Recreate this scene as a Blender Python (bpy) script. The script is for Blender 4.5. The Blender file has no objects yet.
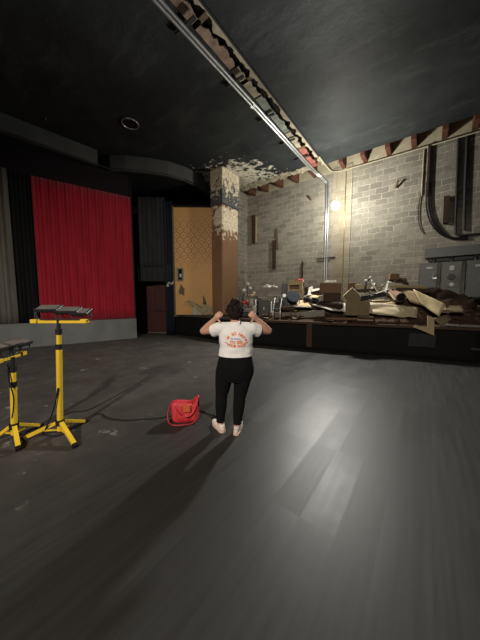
import bpy, bmesh, math, random
from mathutils import Vector, Matrix, noise
from mathutils.bvhtree import BVHTree
random.seed(7)
S = bpy.context.scene
COL = S.collection
PI = math.pi

# ------------------------------------------------------------------ materials
def nodes(name):
    m = bpy.data.materials.new(name); m.use_nodes = True
    nt = m.node_tree
    return m, nt, nt.nodes['Principled BSDF']
def N(nt, t, **kw):
    n = nt.nodes.new(t)
    for k, v in kw.items():
        if k in n.inputs: n.inputs[k].default_value = v
        else: setattr(n, k, v)
    return n
def L(nt, a, b): nt.links.new(a, b)
def M(nt, op, a, b=None, c=None, clamp=False):
    n = nt.nodes.new('ShaderNodeMath'); n.operation = op; n.use_clamp = clamp
    for i, v in enumerate((a, b, c)):
        if v is None: continue
        if hasattr(v, 'node'): L(nt, v, n.inputs[i])
        else: n.inputs[i].default_value = v
    return n.outputs[0]
def mix(nt, f, a, b):
    n = nt.nodes.new('ShaderNodeMix'); n.data_type = 'RGBA'
    for i, v in ((0, f), (6, a), (7, b)):
        if hasattr(v, 'node'): L(nt, v, n.inputs[i])
        elif i == 0: n.inputs[0].default_value = v
        else: n.inputs[i].default_value = (*v, 1)
    return n.outputs[2]
def ramp(nt, f, lo, hi):
    n = nt.nodes.new('ShaderNodeMapRange'); n.clamp = True
    L(nt, f, n.inputs[0]); n.inputs[1].default_value = lo; n.inputs[2].default_value = hi
    return n.outputs[0]
def coords(nt):
    return nt.nodes.new('ShaderNodeNewGeometry').outputs['Position']
def objco(nt):
    return nt.nodes.new('ShaderNodeTexCoord').outputs['Object']
def scalev(nt, v, s):
    n = nt.nodes.new('ShaderNodeMapping'); L(nt, v, n.inputs[0]); n.inputs['Scale'].default_value = s
    return n.outputs[0]
def noisen(nt, v, scale, detail=4, rough=.55):
    n = N(nt, 'ShaderNodeTexNoise', Scale=scale, Detail=detail, Roughness=rough); L(nt, v, n.inputs['Vector'])
    return n.outputs[0]
def bump(nt, b, h, strength=.3, dist=.02):
    n = nt.nodes.new('ShaderNodeBump'); n.inputs['Strength'].default_value = strength; n.inputs['Distance'].default_value = dist
    L(nt, h, n.inputs['Height']); L(nt, n.outputs[0], b.inputs['Normal'])
def mat(name, c, rough=.7, metal=0, var=.25, scale=6, bmp=.15, c2=None, stretch=(1, 1, 1)):
    m, nt, b = nodes(name)
    v = scalev(nt, objco(nt), stretch)
    f = noisen(nt, v, scale, 5)
    c2 = c2 or tuple(x * (1 - var) for x in c)
    L(nt, mix(nt, ramp(nt, f, .3, .7), c, c2), b.inputs['Base Color'])
    b.inputs['Specular IOR Level'].default_value = .5 if rough < .6 else .2
    b.inputs['Roughness'].default_value = rough; b.inputs['Metallic'].default_value = metal
    if bmp: bump(nt, b, noisen(nt, v, scale * 3, 4), bmp, .01)
    return m
def emat(name, c, s):
    m, nt, b = nodes(name)
    b.inputs['Base Color'].default_value = (*c, 1)
    b.inputs['Emission Color'].default_value = (*c, 1); b.inputs['Emission Strength'].default_value = s
    return m

def brick_mat(name, axis, tint=None):
    m, nt, b = nodes(name)
    p = coords(nt); s = nt.nodes.new('ShaderNodeSeparateXYZ'); L(nt, p, s.inputs[0])
    c = nt.nodes.new('ShaderNodeCombineXYZ'); L(nt, s.outputs[axis], c.inputs[0]); L(nt, s.outputs[2], c.inputs[1])
    wob = noisen(nt, p, 2.5, 3)
    vv = nt.nodes.new('ShaderNodeVectorMath'); vv.operation = 'ADD'; L(nt, c.outputs[0], vv.inputs[0])
    cw = nt.nodes.new('ShaderNodeCombineXYZ'); w = M(nt, 'MULTIPLY', M(nt, 'SUBTRACT', wob, .5), .13)
    L(nt, w, cw.inputs[0]); L(nt, w, cw.inputs[1]); L(nt, cw.outputs[0], vv.inputs[1])
    t = nt.nodes.new('ShaderNodeTexBrick')
    for k, v in (('Scale', 1), ('Mortar Size', .011), ('Mortar Smooth', .3), ('Brick Width', .42), ('Row Height', .2), ('Bias', -.1)):
        t.inputs[k].default_value = v
    t.inputs['Color1'].default_value = (0, 0, 0, 1); t.inputs['Color2'].default_value = (1, 1, 1, 1); t.inputs['Mortar'].default_value = (.5, .5, .5, 1)
    L(nt, vv.outputs[0], t.inputs['Vector'])
    rnd = nt.nodes.new('ShaderNodeSeparateColor'); L(nt, t.outputs[0], rnd.inputs[0])
    base = mix(nt, ramp(nt, rnd.outputs[0], .0, 1.0), (.165, .155, .13), (.34, .315, .26))
    big = ramp(nt, noisen(nt, p, .7, 5), .35, .68)
    base = mix(nt, M(nt, 'MULTIPLY', big, .4), base, (.37, .345, .28))
    fine = ramp(nt, noisen(nt, p, 14, 6, .7), .42, .62)
    base = mix(nt, M(nt, 'MULTIPLY', fine, .6), base, (.17, .155, .125))
    mf = M(nt, 'MULTIPLY', t.outputs[1], ramp(nt, noisen(nt, p, 3, 5, .7), .36, .58))
    base = mix(nt, M(nt, 'MULTIPLY', mf, .9), base, (.50, .465, .375))
    spk = ramp(nt, noisen(nt, p, 7, 8, .75), .55, .68)
    base = mix(nt, M(nt, 'MULTIPLY', spk, .5), base, (.46, .43, .35))
    if tint: base = mix(nt, .35, base, tint)
    L(nt, base, b.inputs['Base Color']); b.inputs['Roughness'].default_value = .9
    h = M(nt, 'SUBTRACT', M(nt, 'MULTIPLY', noisen(nt, p, 18, 6), .5), M(nt, 'MULTIPLY', t.outputs[1], .5))
    bump(nt, b, h, .6, .03)
    return m

def floor_mat():
    m, nt, b = nodes('floor_planks')
    p = coords(nt); s = nt.nodes.new('ShaderNodeSeparateXYZ'); L(nt, p, s.inputs[0])
    c = nt.nodes.new('ShaderNodeCombineXYZ')
    L(nt, M(nt, 'ADD', s.outputs[1], -1.59), c.inputs[0]); L(nt, M(nt, 'ADD', s.outputs[0], .65), c.inputs[1])
    t = nt.nodes.new('ShaderNodeTexBrick')
    for k, v in (('Scale', 1), ('Mortar Size', .0022), ('Mortar Smooth', .4), ('Brick Width', .98), ('Row Height', .245)):
        t.inputs[k].default_value = v
    t.offset = .34; t.offset_frequency = 2
    t.inputs['Color1'].default_value = (0, 0, 0, 1); t.inputs['Color2'].default_value = (1, 1, 1, 1); t.inputs['Mortar'].default_value = (.5, .5, .5, 1)
    L(nt, c.outputs[0], t.inputs['Vector'])
    rr = nt.nodes.new('ShaderNodeSeparateColor'); L(nt, t.outputs[0], rr.inputs[0]); rnd = rr.outputs[0]
    streak = ramp(nt, noisen(nt, scalev(nt, p, (22, .9, 1)), 1, 6, .65), .35, .68)
    cloud = ramp(nt, noisen(nt, p, .55, 4), .38, .66)
    base = mix(nt, streak, (.020, .020, .0195), (.034, .034, .033))
    base = mix(nt, M(nt, 'MULTIPLY', rnd, .35), base, (.038, .038, .037))
    base = mix(nt, M(nt, 'MULTIPLY', cloud, .35), base, (.026, .025, .024))
    # browner, paler and rougher at the far left, towards the red curtain
    left = ramp(nt, M(nt, 'ADD', M(nt, 'ADD', M(nt, 'MULTIPLY', s.outputs[0], -1), M(nt, 'MULTIPLY', s.outputs[1], -.12)), M(nt, 'MULTIPLY', cloud, .5)), 2.2, 3.6)
    left_tone = mix(nt, ramp(nt, noisen(nt, p, 2.2, 6, .7), .4, .66), (.044, .040, .036), (.070, .064, .058))
    base = mix(nt, left, base, left_tone)
    sc = M(nt, 'MULTIPLY', left, ramp(nt, noisen(nt, scalev(nt, p, (1.2, 1.4, 1)), 2.4, 7, .7), .62, .68))
    base = mix(nt, M(nt, 'MULTIPLY', sc, .75), base, (.25, .24, .22))
    base = mix(nt, M(nt, 'MULTIPLY', t.outputs[1], .25), base, (.02, .02, .02))
    L(nt, base, b.inputs['Base Color'])
    def rect(x0, x1, y0, y1):
        f = None
        for o, lo, hi in ((s.outputs[0], x0, x1), (s.outputs[1], y0, y1)):
            g = M(nt, 'MULTIPLY', M(nt, 'GREATER_THAN', o, lo), M(nt, 'LESS_THAN', o, hi)); f = g if f is None else M(nt, 'MULTIPLY', f, g)
        return f
    worn = M(nt, 'ADD', rect(-.65, -.405, 1.59, 2.57), M(nt, 'MULTIPLY', rect(-1.385, -.65, 2.57, 4.6), .6), clamp=True)   # three boards with glossier varnish
    ro = M(nt, 'ADD', M(nt, 'MULTIPLY', rnd, -.09), .50)
    ro = M(nt, 'ADD', ro, M(nt, 'MULTIPLY', M(nt, 'SUBTRACT', streak, .5), .03))
    ro = M(nt, 'ADD', ro, M(nt, 'MULTIPLY', left, .2))
    L(nt, ro, b.inputs['Roughness'])
    L(nt, M(nt, 'ADD', M(nt, 'MULTIPLY', M(nt, 'MULTIPLY', worn, ramp(nt, noisen(nt, p, 5, 5), .25, .75)), .16), .32), b.inputs['Specular IOR Level'])
    h = M(nt, 'SUBTRACT', M(nt, 'MULTIPLY', noisen(nt, scalev(nt, p, (30, 2, 1)), 1, 5), .35), M(nt, 'MULTIPLY', t.outputs[1], .6))
    bump(nt, b, h, .09, .004)
    return m

def peel_mask(nt, p, centre, scl, lo, hi, nscale=3.2):
    """torn-paint mask: ragged noise that thins out away from a centre"""
    n = nt.nodes.new('ShaderNodeVectorMath'); n.operation = 'SUBTRACT'; L(nt, p, n.inputs[0]); n.inputs[1].default_value = centre
    q = nt.nodes.new('ShaderNodeVectorMath'); q.operation = 'MULTIPLY'; L(nt, n.outputs[0], q.inputs[0]); q.inputs[1].default_value = scl
    ln = nt.nodes.new('ShaderNodeVectorMath'); ln.operation = 'LENGTH'; L(nt, q.outputs[0], ln.inputs[0])
    f = M(nt, 'SUBTRACT', noisen(nt, p, nscale, 8, .7), M(nt, 'MULTIPLY', ln.outputs['Value'], .22))
    return ramp(nt, f, lo, hi)

def ceiling_mat():
    m, nt, b = nodes('ceiling_paint')
    p = coords(nt)
    n1 = ramp(nt, noisen(nt, p, .8, 6, .6), .3, .7)
    base = mix(nt, n1, (.020, .0235, .0245), (.040, .045, .047))
    n2 = ramp(nt, noisen(nt, scalev(nt, p, (.5, 1.5, 1)), 1.1, 9, .74), .54, .62)
    base = mix(nt, M(nt, 'MULTIPLY', n2, .35), base, (.075, .08, .08))
    s = nt.nodes.new('ShaderNodeSeparateXYZ'); L(nt, p, s.inputs[0])
    k = peel_mask(nt, p, (-7.1, 8.95, 6.75), (.7, .8, 1), .25, .28, 4.0)
    pc = mix(nt, ramp(nt, noisen(nt, p, 9, 5, .7), .4, .55), (.50, .50, .40), (.78, .75, .64))
    base = mix(nt, k, base, pc)
    L(nt, base, b.inputs['Base Color']); b.inputs['Roughness'].default_value = .62
    h = M(nt, 'ADD', noisen(nt, p, .9, 5, .6), M(nt, 'MULTIPLY', k, -.5))
    bump(nt, b, h, .4, .08)
    b.inputs['Specular IOR Level'].default_value = .12
    return m

def gold_mat():
    m, nt, b = nodes('gold_damask')
    p = coords(nt); s = nt.nodes.new('ShaderNodeSeparateXYZ'); L(nt, p, s.inputs[0])
    u = M(nt, 'ADD', M(nt, 'MULTIPLY', s.outputs[0], .79), M(nt, 'MULTIPLY', s.outputs[1], .61)); w = s.outputs[2]
    # half-drop fish-scale leaves
    rw = M(nt, 'MULTIPLY', w, 1 / .21); row = M(nt, 'FLOOR', rw)
    uu = M(nt, 'ADD', M(nt, 'MULTIPLY', u, 1 / .30), M(nt, 'MULTIPLY', M(nt, 'MODULO', row, 2.0), .5))
    fx = M(nt, 'SUBTRACT', M(nt, 'FRACT', uu), .5); fy = M(nt, 'FRACT', rw)
    dd_ = M(nt, 'SQRT', M(nt, 'ADD', M(nt, 'MULTIPLY', M(nt, 'MULTIPLY', fx, fx), 3.2), M(nt, 'MULTIPLY', fy, fy)))
    a = M(nt, 'SINE', M(nt, 'MULTIPLY', dd_, 9.5)); c = 1.0
    pat = M(nt, 'MULTIPLY', ramp(nt, M(nt, 'MULTIPLY', a, c), -.1, .45), ramp(nt, M(nt, 'ADD', w, M(nt, 'MULTIPLY', noisen(nt, p, 1.5, 3), 1.2)), 3.3, 4.0))
    pat = M(nt, 'MULTIPLY', pat, ramp(nt, w, 5.2, 4.5))
    wear = ramp(nt, noisen(nt, p, 1.6, 6), .35, .6)
    base = mix(nt, M(nt, 'MULTIPLY', pat, .75), (.52, .28, .085), (.22, .10, .028))
    base = mix(nt, M(nt, 'MULTIPLY', wear, .3), base, (.42, .22, .065))
    tear = ramp(nt, noisen(nt, p, 6, 8, .75), .70, .72)
    base = mix(nt, tear, base, (.10, .06, .03))
    L(nt, base, b.inputs['Base Color']); b.inputs['Roughness'].default_value = .6
    bump(nt, b, noisen(nt, p, 12, 5), .3, .02)
    return m

def pier_mat(name, base_c, base_c2, centre, scl, lo, hi):
    m, nt, b = nodes(name)
    p = coords(nt)
    base = mix(nt, ramp(nt, noisen(nt, p, 1.3, 5), .3, .7), base_c, base_c2)
    k = peel_mask(nt, p, centre, scl, lo, hi, 5)
    base = mix(nt, k, base, mix(nt, ramp(nt, noisen(nt, p, 11, 6, .7), .4, .6), (.78, .68, .50), (.5, .42, .3)))
    L(nt, base, b.inputs['Base Color']); b.inputs['Roughness'].default_value = .75
    bump(nt, b, M(nt, 'ADD', noisen(nt, p, 8, 6), k), .4, .03)
    return m

def fabric_mat(name, c, c2):
    m, nt, b = nodes(name)
    p = coords(nt)
    base = mix(nt, ramp(nt, noisen(nt, scalev(nt, p, (3, 3, .5)), 2, 4), .3, .7), c, c2)
    L(nt, base, b.inputs['Base Color']); b.inputs['Roughness'].default_value = .85
    b.inputs['Sheen Weight'].default_value = .15 if c[0] > .2 else 0
    b.inputs['Specular IOR Level'].default_value = .2
    return m

MT = dict(
 floor=floor_mat(), ceil=ceiling_mat(), brick=brick_mat('block_wall', 0), brick_side=brick_mat('block_wall_side', 1), gold=gold_mat(),
 pier=pier_mat('pier_paint', (.21, .112, .052), (.17, .09, .042), (-6.6, 8.3, 4.80), (1.2, .5, 1.5), .30, .33),
 cap=pier_mat('pier_capital_paint', (.06, .065, .065), (.085, .09, .09), (-7.3, 7.8, 6.95), (.35, .35, .9), .28, .31),
 red=fabric_mat('red_velvet', (.33, .010, .026), (.24, .006, .016)),
 black_f=fabric_mat('black_drape', (.026, .027, .030), (.018, .018, .020)),
 grey_f=fabric_mat('grey_drape', (.12, .113, .095), (.085, .08, .068)), black_c=fabric_mat('black_curtain', (.005, .005, .006), (.003, .003, .0035)),
 navy_f=fabric_mat('dark_blue_drape', (.008, .012, .022), (.006, .008, .014)),
 maroon=mat('maroon_paint', (.07, .02, .018), .5), header=mat('header_paint', (.012, .006, .009), .8),
 dark=mat('dark_wall_paint', (.024, .025, .027), .8), fascia=mat('fascia_paint', (.075, .078, .077), .7, scale=2),
 ledge=mat('ledge_paint', (.16, .165, .16), .6, scale=2), skirt=mat('black_skirt', (.006, .0065, .007), .9, scale=3),
 deck=mat('deck_paint', (.05, .047, .043), .7, scale=3), joist=mat('joist_wood', (.13, .055, .035), .8, stretch=(6, .6, 6)),
 cream=mat('cream_block', (.50, .45, .32), .85, scale=4), plaster=mat('torn_plaster', (.46, .41, .30), .9, scale=5, var=.5, bmp=.7),
 peach=mat('peach_plaster', (.40, .28, .21), .9, scale=5, var=.55, bmp=.6), green=mat('pale_green_plaster', (.30, .33, .28), .9, scale=5, var=.5, bmp=.6),
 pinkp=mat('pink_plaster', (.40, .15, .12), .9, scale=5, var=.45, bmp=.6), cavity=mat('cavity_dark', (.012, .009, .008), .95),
 pilaster=brick_mat('pilaster_plaster', 0, (.40, .33, .20)),
 galv=mat('galvanised_steel', (.55, .57, .57), .38, .85, var=.2), dsteel=mat('dark_steel', (.05, .05, .05), .5, .4),
 elec=mat('grey_enamel', (.10, .105, .10), .45, var=.12), label=mat('white_label', (.6, .6, .57), .6),
 blackp=mat('black_plastic', (.012, .012, .013), .45), yellow=mat('yellow_paint', (.80, .53, .03), .4, var=.12),
 glass=mat('lamp_glass', (.18, .17, .155), .25), rubber=mat('cable_rubber', (.012, .012, .012), .6),
 wood_d=mat('dark_timber', (.055, .034, .022), .8, stretch=(1, 1, .2)), wood_m=mat('brown_timber', (.16, .095, .055), .8, stretch=(5, 1, 1)),
 wood_l=mat('pale_timber', (.44, .33, .18), .75, stretch=(5, 1, 1)), bright=mat('pale_cardboard', (.50, .41, .24), .85, var=.25, scale=3), card=mat('cardboard', (.36, .28, .165), .85, var=.3, scale=3),
 paper=mat('kraft_paper', (.40, .335, .225), .85, var=.25, scale=3), card_d=mat('dark_cardboard', (.16, .12, .07), .85, scale=4),
 white=mat('dusty_white', (.42, .40, .34), .8, scale=5), rug=mat('brown_rug', (.032, .019, .013), .95, bmp=.5),
 redbrown=mat('reddish_fibre', (.055, .030, .018), .95, bmp=.8, scale=15), navy=mat('navy_plastic', (.009, .013, .022), .8),
 grey=mat('grey_board', (.22, .20, .17), .8, scale=4), redp=mat('red_plastic', (.25, .025, .025), .5), taup=mat('taupe_timber', (.19, .155, .125), .8, stretch=(4, 1, 1)),
 tan=mat('tan_board', (.30, .225, .125), .8, scale=3),
 shirt=mat('white_cotton', (.80, .79, .78), .9, var=.06, scale=12, bmp=.25), legging=mat('black_leggings', (.0045, .005, .006), .95),
 skin=mat('skin', (.56, .30, .21), .55, var=.1), hair=mat('dark_brown_hair', (.018, .010, .007), .8, var=.5, scale=30, bmp=.8),
 shoe=mat('white_leather', (.78, .70, .62), .6, var=.08), sole=mat('pale_pink_sole', (.66, .48, .40), .6, var=.1), sock=mat('pink_sock', (.5, .3, .27), .8),
 orange=mat('orange_print', (.80, .22, .09), .7, var=.1), lilac=mat('lilac_print', (.42, .36, .58), .7, var=.1), eye=mat('eye_white', (.7, .7, .68), .3),
 bag=mat('red_nylon', (.62, .035, .045), .5, var=.2, scale=9, bmp=.2), bagd=mat('dark_red_strap', (.33, .02, .03), .55), patch=mat('orange_leather_patch', (.55, .10, .03), .5),
 bulb=emat('lit_bulb', (1.0, .93, .78), 60), brass=mat('tarnished_brass', (.25, .18, .08), .4, .7),
)

# ------------------------------------------------------------------ mesh builder
class MB:
    def __init__(s): s.bm = bmesh.new()
    def _xf(s, verts, m):
        bmesh.ops.transform(s.bm, matrix=m, verts=verts)
    def box(s, c, d, rot=(0, 0, 0)):
        from mathutils import Euler
        r = bmesh.ops.create_cube(s.bm, size=1)
        s._xf(r['verts'], Matrix.Translation(c) @ Euler(rot).to_matrix().to_4x4() @ Matrix.Diagonal((*d, 1)))
        return s
    def cyl(s, a, b, r1, r2=None, n=16):
        a, b = Vector(a), Vector(b); d = b - a
        if d.length < 1e-6: return s
        r = bmesh.ops.create_cone(s.bm, cap_ends=True, segments=n, radius1=r1, radius2=r1 if r2 is None else r2, depth=d.length)
        s._xf(r['verts'], Matrix.Translation((a + b) / 2) @ d.to_track_quat('Z', 'Y').to_matrix().to_4x4())
        return s
    def sph(s, c, r, n=2, rot=None):
        r = (r, r, r) if isinstance(r, (int, float)) else r
        k = bmesh.ops.create_icosphere(s.bm, subdivisions=n, radius=1)
        m = Matrix.Translation(c)
        if rot is not None: m = m @ rot
        s._xf(k['verts'], m @ Matrix.Diagonal((*r, 1)))
        return s
    def rc(s, a, b, r1, r2):
        s.cyl(a, b, r1, r2); s.sph(a, r1); s.sph(b, r2); return s
    def beam(s, a, b, w, h, up=(0, 0, 1)):
        a, b = Vector(a), Vector(b); d = b - a; x = d.normalized(); u = Vector(up)
        y = u.cross(x)
        if y.length < 1e-4: y = Vector((1, 0, 0)).cross(x)
        y.normalize(); zz = x.cross(y)
        r = bmesh.ops.create_cube(s.bm, size=1)
        m = Matrix((x, y, zz)).transposed().to_4x4(); m.translation = (a + b) / 2
        s._xf(r['verts'], m @ Matrix.Diagonal((d.length, w, h, 1)))
        return s
    def tube(s, pts, r, n=8, sub=4):
        pts = [Vector(p) for p in pts]
        P = []
        for i in range(len(pts) - 1):
            p0, p1, p2, p3 = pts[max(i - 1, 0)], pts[i], pts[i + 1], pts[min(i + 2, len(pts) - 1)]
            for k in range(sub):
                t = k / sub
                P.append(.5 * ((2 * p1) + (p2 - p0) * t + (2 * p0 - 5 * p1 + 4 * p2 - p3) * t * t + (3 * p1 - p0 - 3 * p2 + p3) * t ** 3))
        P.append(pts[-1])
        rings = []
        for i, p in enumerate(P):
            d = (P[min(i + 1, len(P) - 1)] - P[max(i - 1, 0)]).normalized()
            x = d.cross(Vector((.123, .456, .88))).normalized(); y = d.cross(x)
            rr = r(i / (len(P) - 1)) if callable(r) else r
            rings.append([s.bm.verts.new(p + rr * (math.cos(2 * PI * k / n) * x + math.sin(2 * PI * k / n) * y)) for k in range(n)])
        for a, b in zip(rings, rings[1:]):
            for k in range(n): s.bm.faces.new((a[k], a[(k + 1) % n], b[(k + 1) % n], b[k]))
        s.bm.faces.new(rings[0][::-1]); s.bm.faces.new(rings[-1])
        return s
    def loft(s, rings, n=24, cap=True):
        R = []
        for (cx, cy, cz, rx, ry) in rings:
            R.append([s.bm.verts.new((cx + rx * math.cos(2 * PI * k / n), cy + ry * math.sin(2 * PI * k / n), cz)) for k in range(n)])
        for a, b in zip(R, R[1:]):
            for k in range(n): s.bm.faces.new((a[k], a[(k + 1) % n], b[(k + 1) % n], b[k]))
        if cap: s.bm.faces.new(R[0][::-1]); s.bm.faces.new(R[-1])
        return s
    def prism(s, pts, off):
        off = Vector(off)
        a = [s.bm.verts.new(Vector(p)) for p in pts]; b = [s.bm.verts.new(Vector(p) + off) for p in pts]
        s.bm.faces.new(a); s.bm.faces.new(b[::-1]); n = len(a)
        for i in range(n): s.bm.faces.new((a[i], b[i], b[(i + 1) % n], a[(i + 1) % n]))
        return s
    def sheet(s, c4, nu=10, nv=6, amp=.03, th=.008, seed=0, freq=2.0, rag=0):
        """a bent board or paper: bilinear patch through four corners, rippled, with thickness"""
        A, B, C, D = [Vector(p) for p in c4]
        nrm = (B - A).cross(D - A).normalized()
        def pt(u, v):
            p = A * (1 - u) * (1 - v) + B * u * (1 - v) + C * u * v + D * (1 - u) * v
            w = noise.noise(Vector((u * freq + seed * 7.3, v * freq, seed)))
            if rag and (v in (0., 1.) or u in (0., 1.)):
                p = p + (D - A).normalized() * rag * noise.noise(Vector((u * 9 + seed, v * 9, 3.1))) + (B - A).normalized() * rag * noise.noise(Vector((u * 9, v * 9 + seed, 7.7)))
            return p + nrm * amp * w
        G = [[[s.bm.verts.new(pt(i / nu, j / nv) + nrm * o) for j in range(nv + 1)] for i in range(nu + 1)] for o in (0, -th)]
        for i in range(nu):
            for j in range(nv):
                s.bm.faces.new((G[0][i][j], G[0][i + 1][j], G[0][i + 1][j + 1], G[0][i][j + 1]))
                s.bm.faces.new((G[1][i][j + 1], G[1][i + 1][j + 1], G[1][i + 1][j], G[1][i][j]))
        edge = [(i, 0) for i in range(nu)] + [(nu, j) for j in range(nv)] + [(i, nv) for i in range(nu, 0, -1)] + [(0, j) for j in range(nv, 0, -1)]
        for k in range(len(edge)):
            a, b = edge[k], edge[(k + 1) % len(edge)]
            s.bm.faces.new((G[0][a[0]][a[1]], G[1][a[0]][a[1]], G[1][b[0]][b[1]], G[0][b[0]][b[1]]))
        return s
    def _dish(s, c):
        s._xf(s.bm.verts, Matrix.Translation((c[0], c[1] + .15, c[2])) @ Matrix.Rotation(PI / 2, 4, 'X')); return s
    def build(s, name, m, parent=None, smooth=False, bevel=0, local=False):
        bm = s.bm
        bmesh.ops.recalc_face_normals(bm, faces=bm.faces)
        if bevel:
            bmesh.ops.bevel(bm, geom=[e for e in bm.edges if len(e.link_faces) == 2 and e.calc_face_angle(0) > .6], offset=bevel, segments=2, affect='EDGES', profile=.5)
        me = bpy.data.meshes.new(name)
        if parent is not None and not local:
            o = Vector((0, 0, 0)); q = parent
            while q is not None: o += Vector(q.location); q = q.parent
            bmesh.ops.translate(bm, verts=bm.verts, vec=-o)
        bm.to_mesh(me); bm.free()
        if smooth:
            for f in me.polygons: f.use_smooth = True
        me.materials.append(m)
        ob = bpy.data.objects.new(name, me); COL.objects.link(ob)
        if parent is not None: ob.parent = parent
        return ob

def tag(o, label, cat, group=None, kind=None):
    if label: o['label'] = label
    if cat: o['category'] = cat
    if group: o['group'] = group
    if kind: o['kind'] = kind
    return o
def thing(name, label, cat, loc=(0, 0, 0), rz=0, group=None):
    o = bpy.data.objects.new(name, None); COL.objects.link(o); o.location = loc; o.rotation_euler = (0, 0, rz)
    o.empty_display_size = .1
    return tag(o, label, cat, group)
def struct(name, b, m, **kw):
    o = b.build(name, m, **kw); o['kind'] = 'structure'; return o
def centre(o):
    """give a top-level mesh an origin at its base"""
    vs = o.data.vertices
    c = Vector((sum(v.co.x for v in vs) / len(vs), sum(v.co.y for v in vs) / len(vs), min(v.co.z for v in vs)))
    o.data.transform(Matrix.Translation(-c)); o.location = c
    return o
def one(name, b, m, label, cat, group=None, **kw):
    return centre(tag(b.build(name, m, **kw), label, cat, group))
def remesh(b, vox, smooth=6):
    me = bpy.data.meshes.new('tmp'); b.bm.to_mesh(me); b.bm.free()
    o = bpy.data.objects.new('tmp', me); COL.objects.link(o)
    r = o.modifiers.new('r', 'REMESH'); r.mode = 'VOXEL'; r.voxel_size = vox
    sm = o.modifiers.new('s', 'SMOOTH'); sm.factor = .5; sm.iterations = smooth
    dg = bpy.context.evaluated_depsgraph_get(); ev = o.evaluated_get(dg)
    nb = MB(); nb.bm.from_mesh(ev.to_mesh()); ev.to_mesh_clear()
    bpy.data.objects.remove(o); bpy.data.meshes.remove(me)
    return nb
def cut(b, co, no):
    bmesh.ops.bisect_plane(b.bm, geom=b.bm.verts[:] + b.bm.edges[:] + b.bm.faces[:], plane_co=co, plane_no=no, clear_outer=True)
    return b

# ------------------------------------------------------------------ the room
CEIL = 6.75; WALLY = 10.5; DECK = .88
struct('floor', MB().box((-2.5, .75, -.05), (18, 20.5, .1)), MT['floor'])

# ceiling with an open slot over the conduit, stopping short of the block wall
b = MB()
SX0, SX1, SY0 = -3.84, -3.40, 1.2
EY = 9.93
def plate(x0, x1, y0, y1, ragged=False):
    n = max(2, int((x1 - x0) / .12)) if ragged else 1
    pts = [(x0, y0, CEIL), (x1, y0, CEIL)]
    for i in range(n + 1):
        x = x1 + (x0 - x1) * i / n
        y = y1 + ((noise.noise(Vector((x * 3, 0, 5))) * .12 + noise.noise(Vector((x * 9, 0, 1))) * .05) if ragged else 0)
        pts.append((x, y, CEIL))
    b.prism(pts, (0, 0, .05))
plate(-11.5, SX0, -9, EY - .16, True); plate(SX1, 6.5, -9, EY); plate(SX0, SX1, -9, SY0)
struct('ceiling', b, MT['ceil'])
# roof boarding above the joists
struct('trim_1', MB().box((-.5, 9.9, 7.32), (15.5, 1.4, .04)), MT['wood_m'])
struct('wall_far', MB().box((-.5, WALLY + .1, 3.65), (14.2, .2, 7.3)), MT['brick'])
struct('trim_2', MB().box((-.5, WALLY - .005, 6.95), (14, .03, .66)), MT['cream'])
struct('wall_corner', MB().box((-7.55, 9.6, 3.65), (.2, 1.9, 7.3)), MT['brick_side'])
struct('wall_right', MB().box((6.4, .75, 3.6), (.2, 20, 7.2)), MT['dark'])
struct('wall_near', MB().box((-2.5, -9.1, 3.6), (18, .2, 7.2)), MT['dark'])
# left wall behind the curtains: follows the slightly bent line of the stage ledge
LW = [(-11.6, -9.0), (-10.62, .8), (-10.41, 1.48), (-9.76, 3.45), (-9.17, 5.28)]
def off(pl, d):
    out = []
    for i, p in enumerate(pl):
        a = Vector(pl[max(i - 1, 0)]); c = Vector(pl[min(i + 1, len(pl) - 1)]); t = (c - a).normalized(); nrm = Vector((t.y, -t.x))
        out.append((p[0] + nrm.x * d, p[1] + nrm.y * d))
    return out
def ribbon(pl, d0, d1, z0, z1):
    A = off(pl, d0); C = off(pl, d1)[::-1]
    return MB().prism([(x, y, z0) for x, y in A + C], (0, 0, z1 - z0))
struct('wall_left', ribbon(LW, -.45, -.3, 0, 7.2), MT['dark'])
tag(ribbon(LW, -.3, 0, 0, .79).build('stage_ledge', MT['ledge']), 'long low grey painted ledge under the red, black and grey curtains', 'ledge')
struct('trim_3', ribbon(LW, -.3, -.08, 5.42, 6.22), MT['header'])
# soffit band: straight along the left, then bulging round to the pier
ARC = [(-11.2, -9), (-9.85, .6), (-9.72, 1.81), (-9.44, 4.22)]
ARC2 = [(-9.40, 4.62), (-8.98, 4.95), (-8.45, 5.55), (-8.05, 6.15), (-7.84, 6.8), (-7.84, 7.4), (-8.0, 8.0), (-8.45, 9.1)]
struct('trim_4', ribbon(ARC, -.12, 0, 6.24, CEIL), MT['fascia'])
struct('trim_5', ribbon(ARC2, -.12, 0, 6.22, CEIL), MT['fascia'], smooth=False)
b = MB(); b.prism([(x, y, 6.25) for x, y in ARC + ARC2] + [(-12.2, 9.1, 6.25), (-12.2, -9, 6.25)], (0, 0, .04)); struct('trim_6', b, MT['dark'])
# recess walls behind the exit
struct('wall_recess', MB().prism([(-11.4, 6.0, 0), (-9.05, 7.15, 0), (-8.5, 7.3, 0), (-7.35, 8.2, 0), (-7.35, 8.5, 0), (-11.4, 8.5, 0)], (0, 0, 5.4)), MT['dark'])
struct('wall_back', MB().box((-9.85, 9.45, 3.3), (4.6, .2, 6.6)), MT['dark'])
struct('wall_return', MB().prism([(-9.17, 5.28, 0), (-9.5, 5.2, 0), (-11.4, 5.8, 0), (-11.4, 6.05, 0)], (0, 0, 6.3)), MT['dark'])
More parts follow.
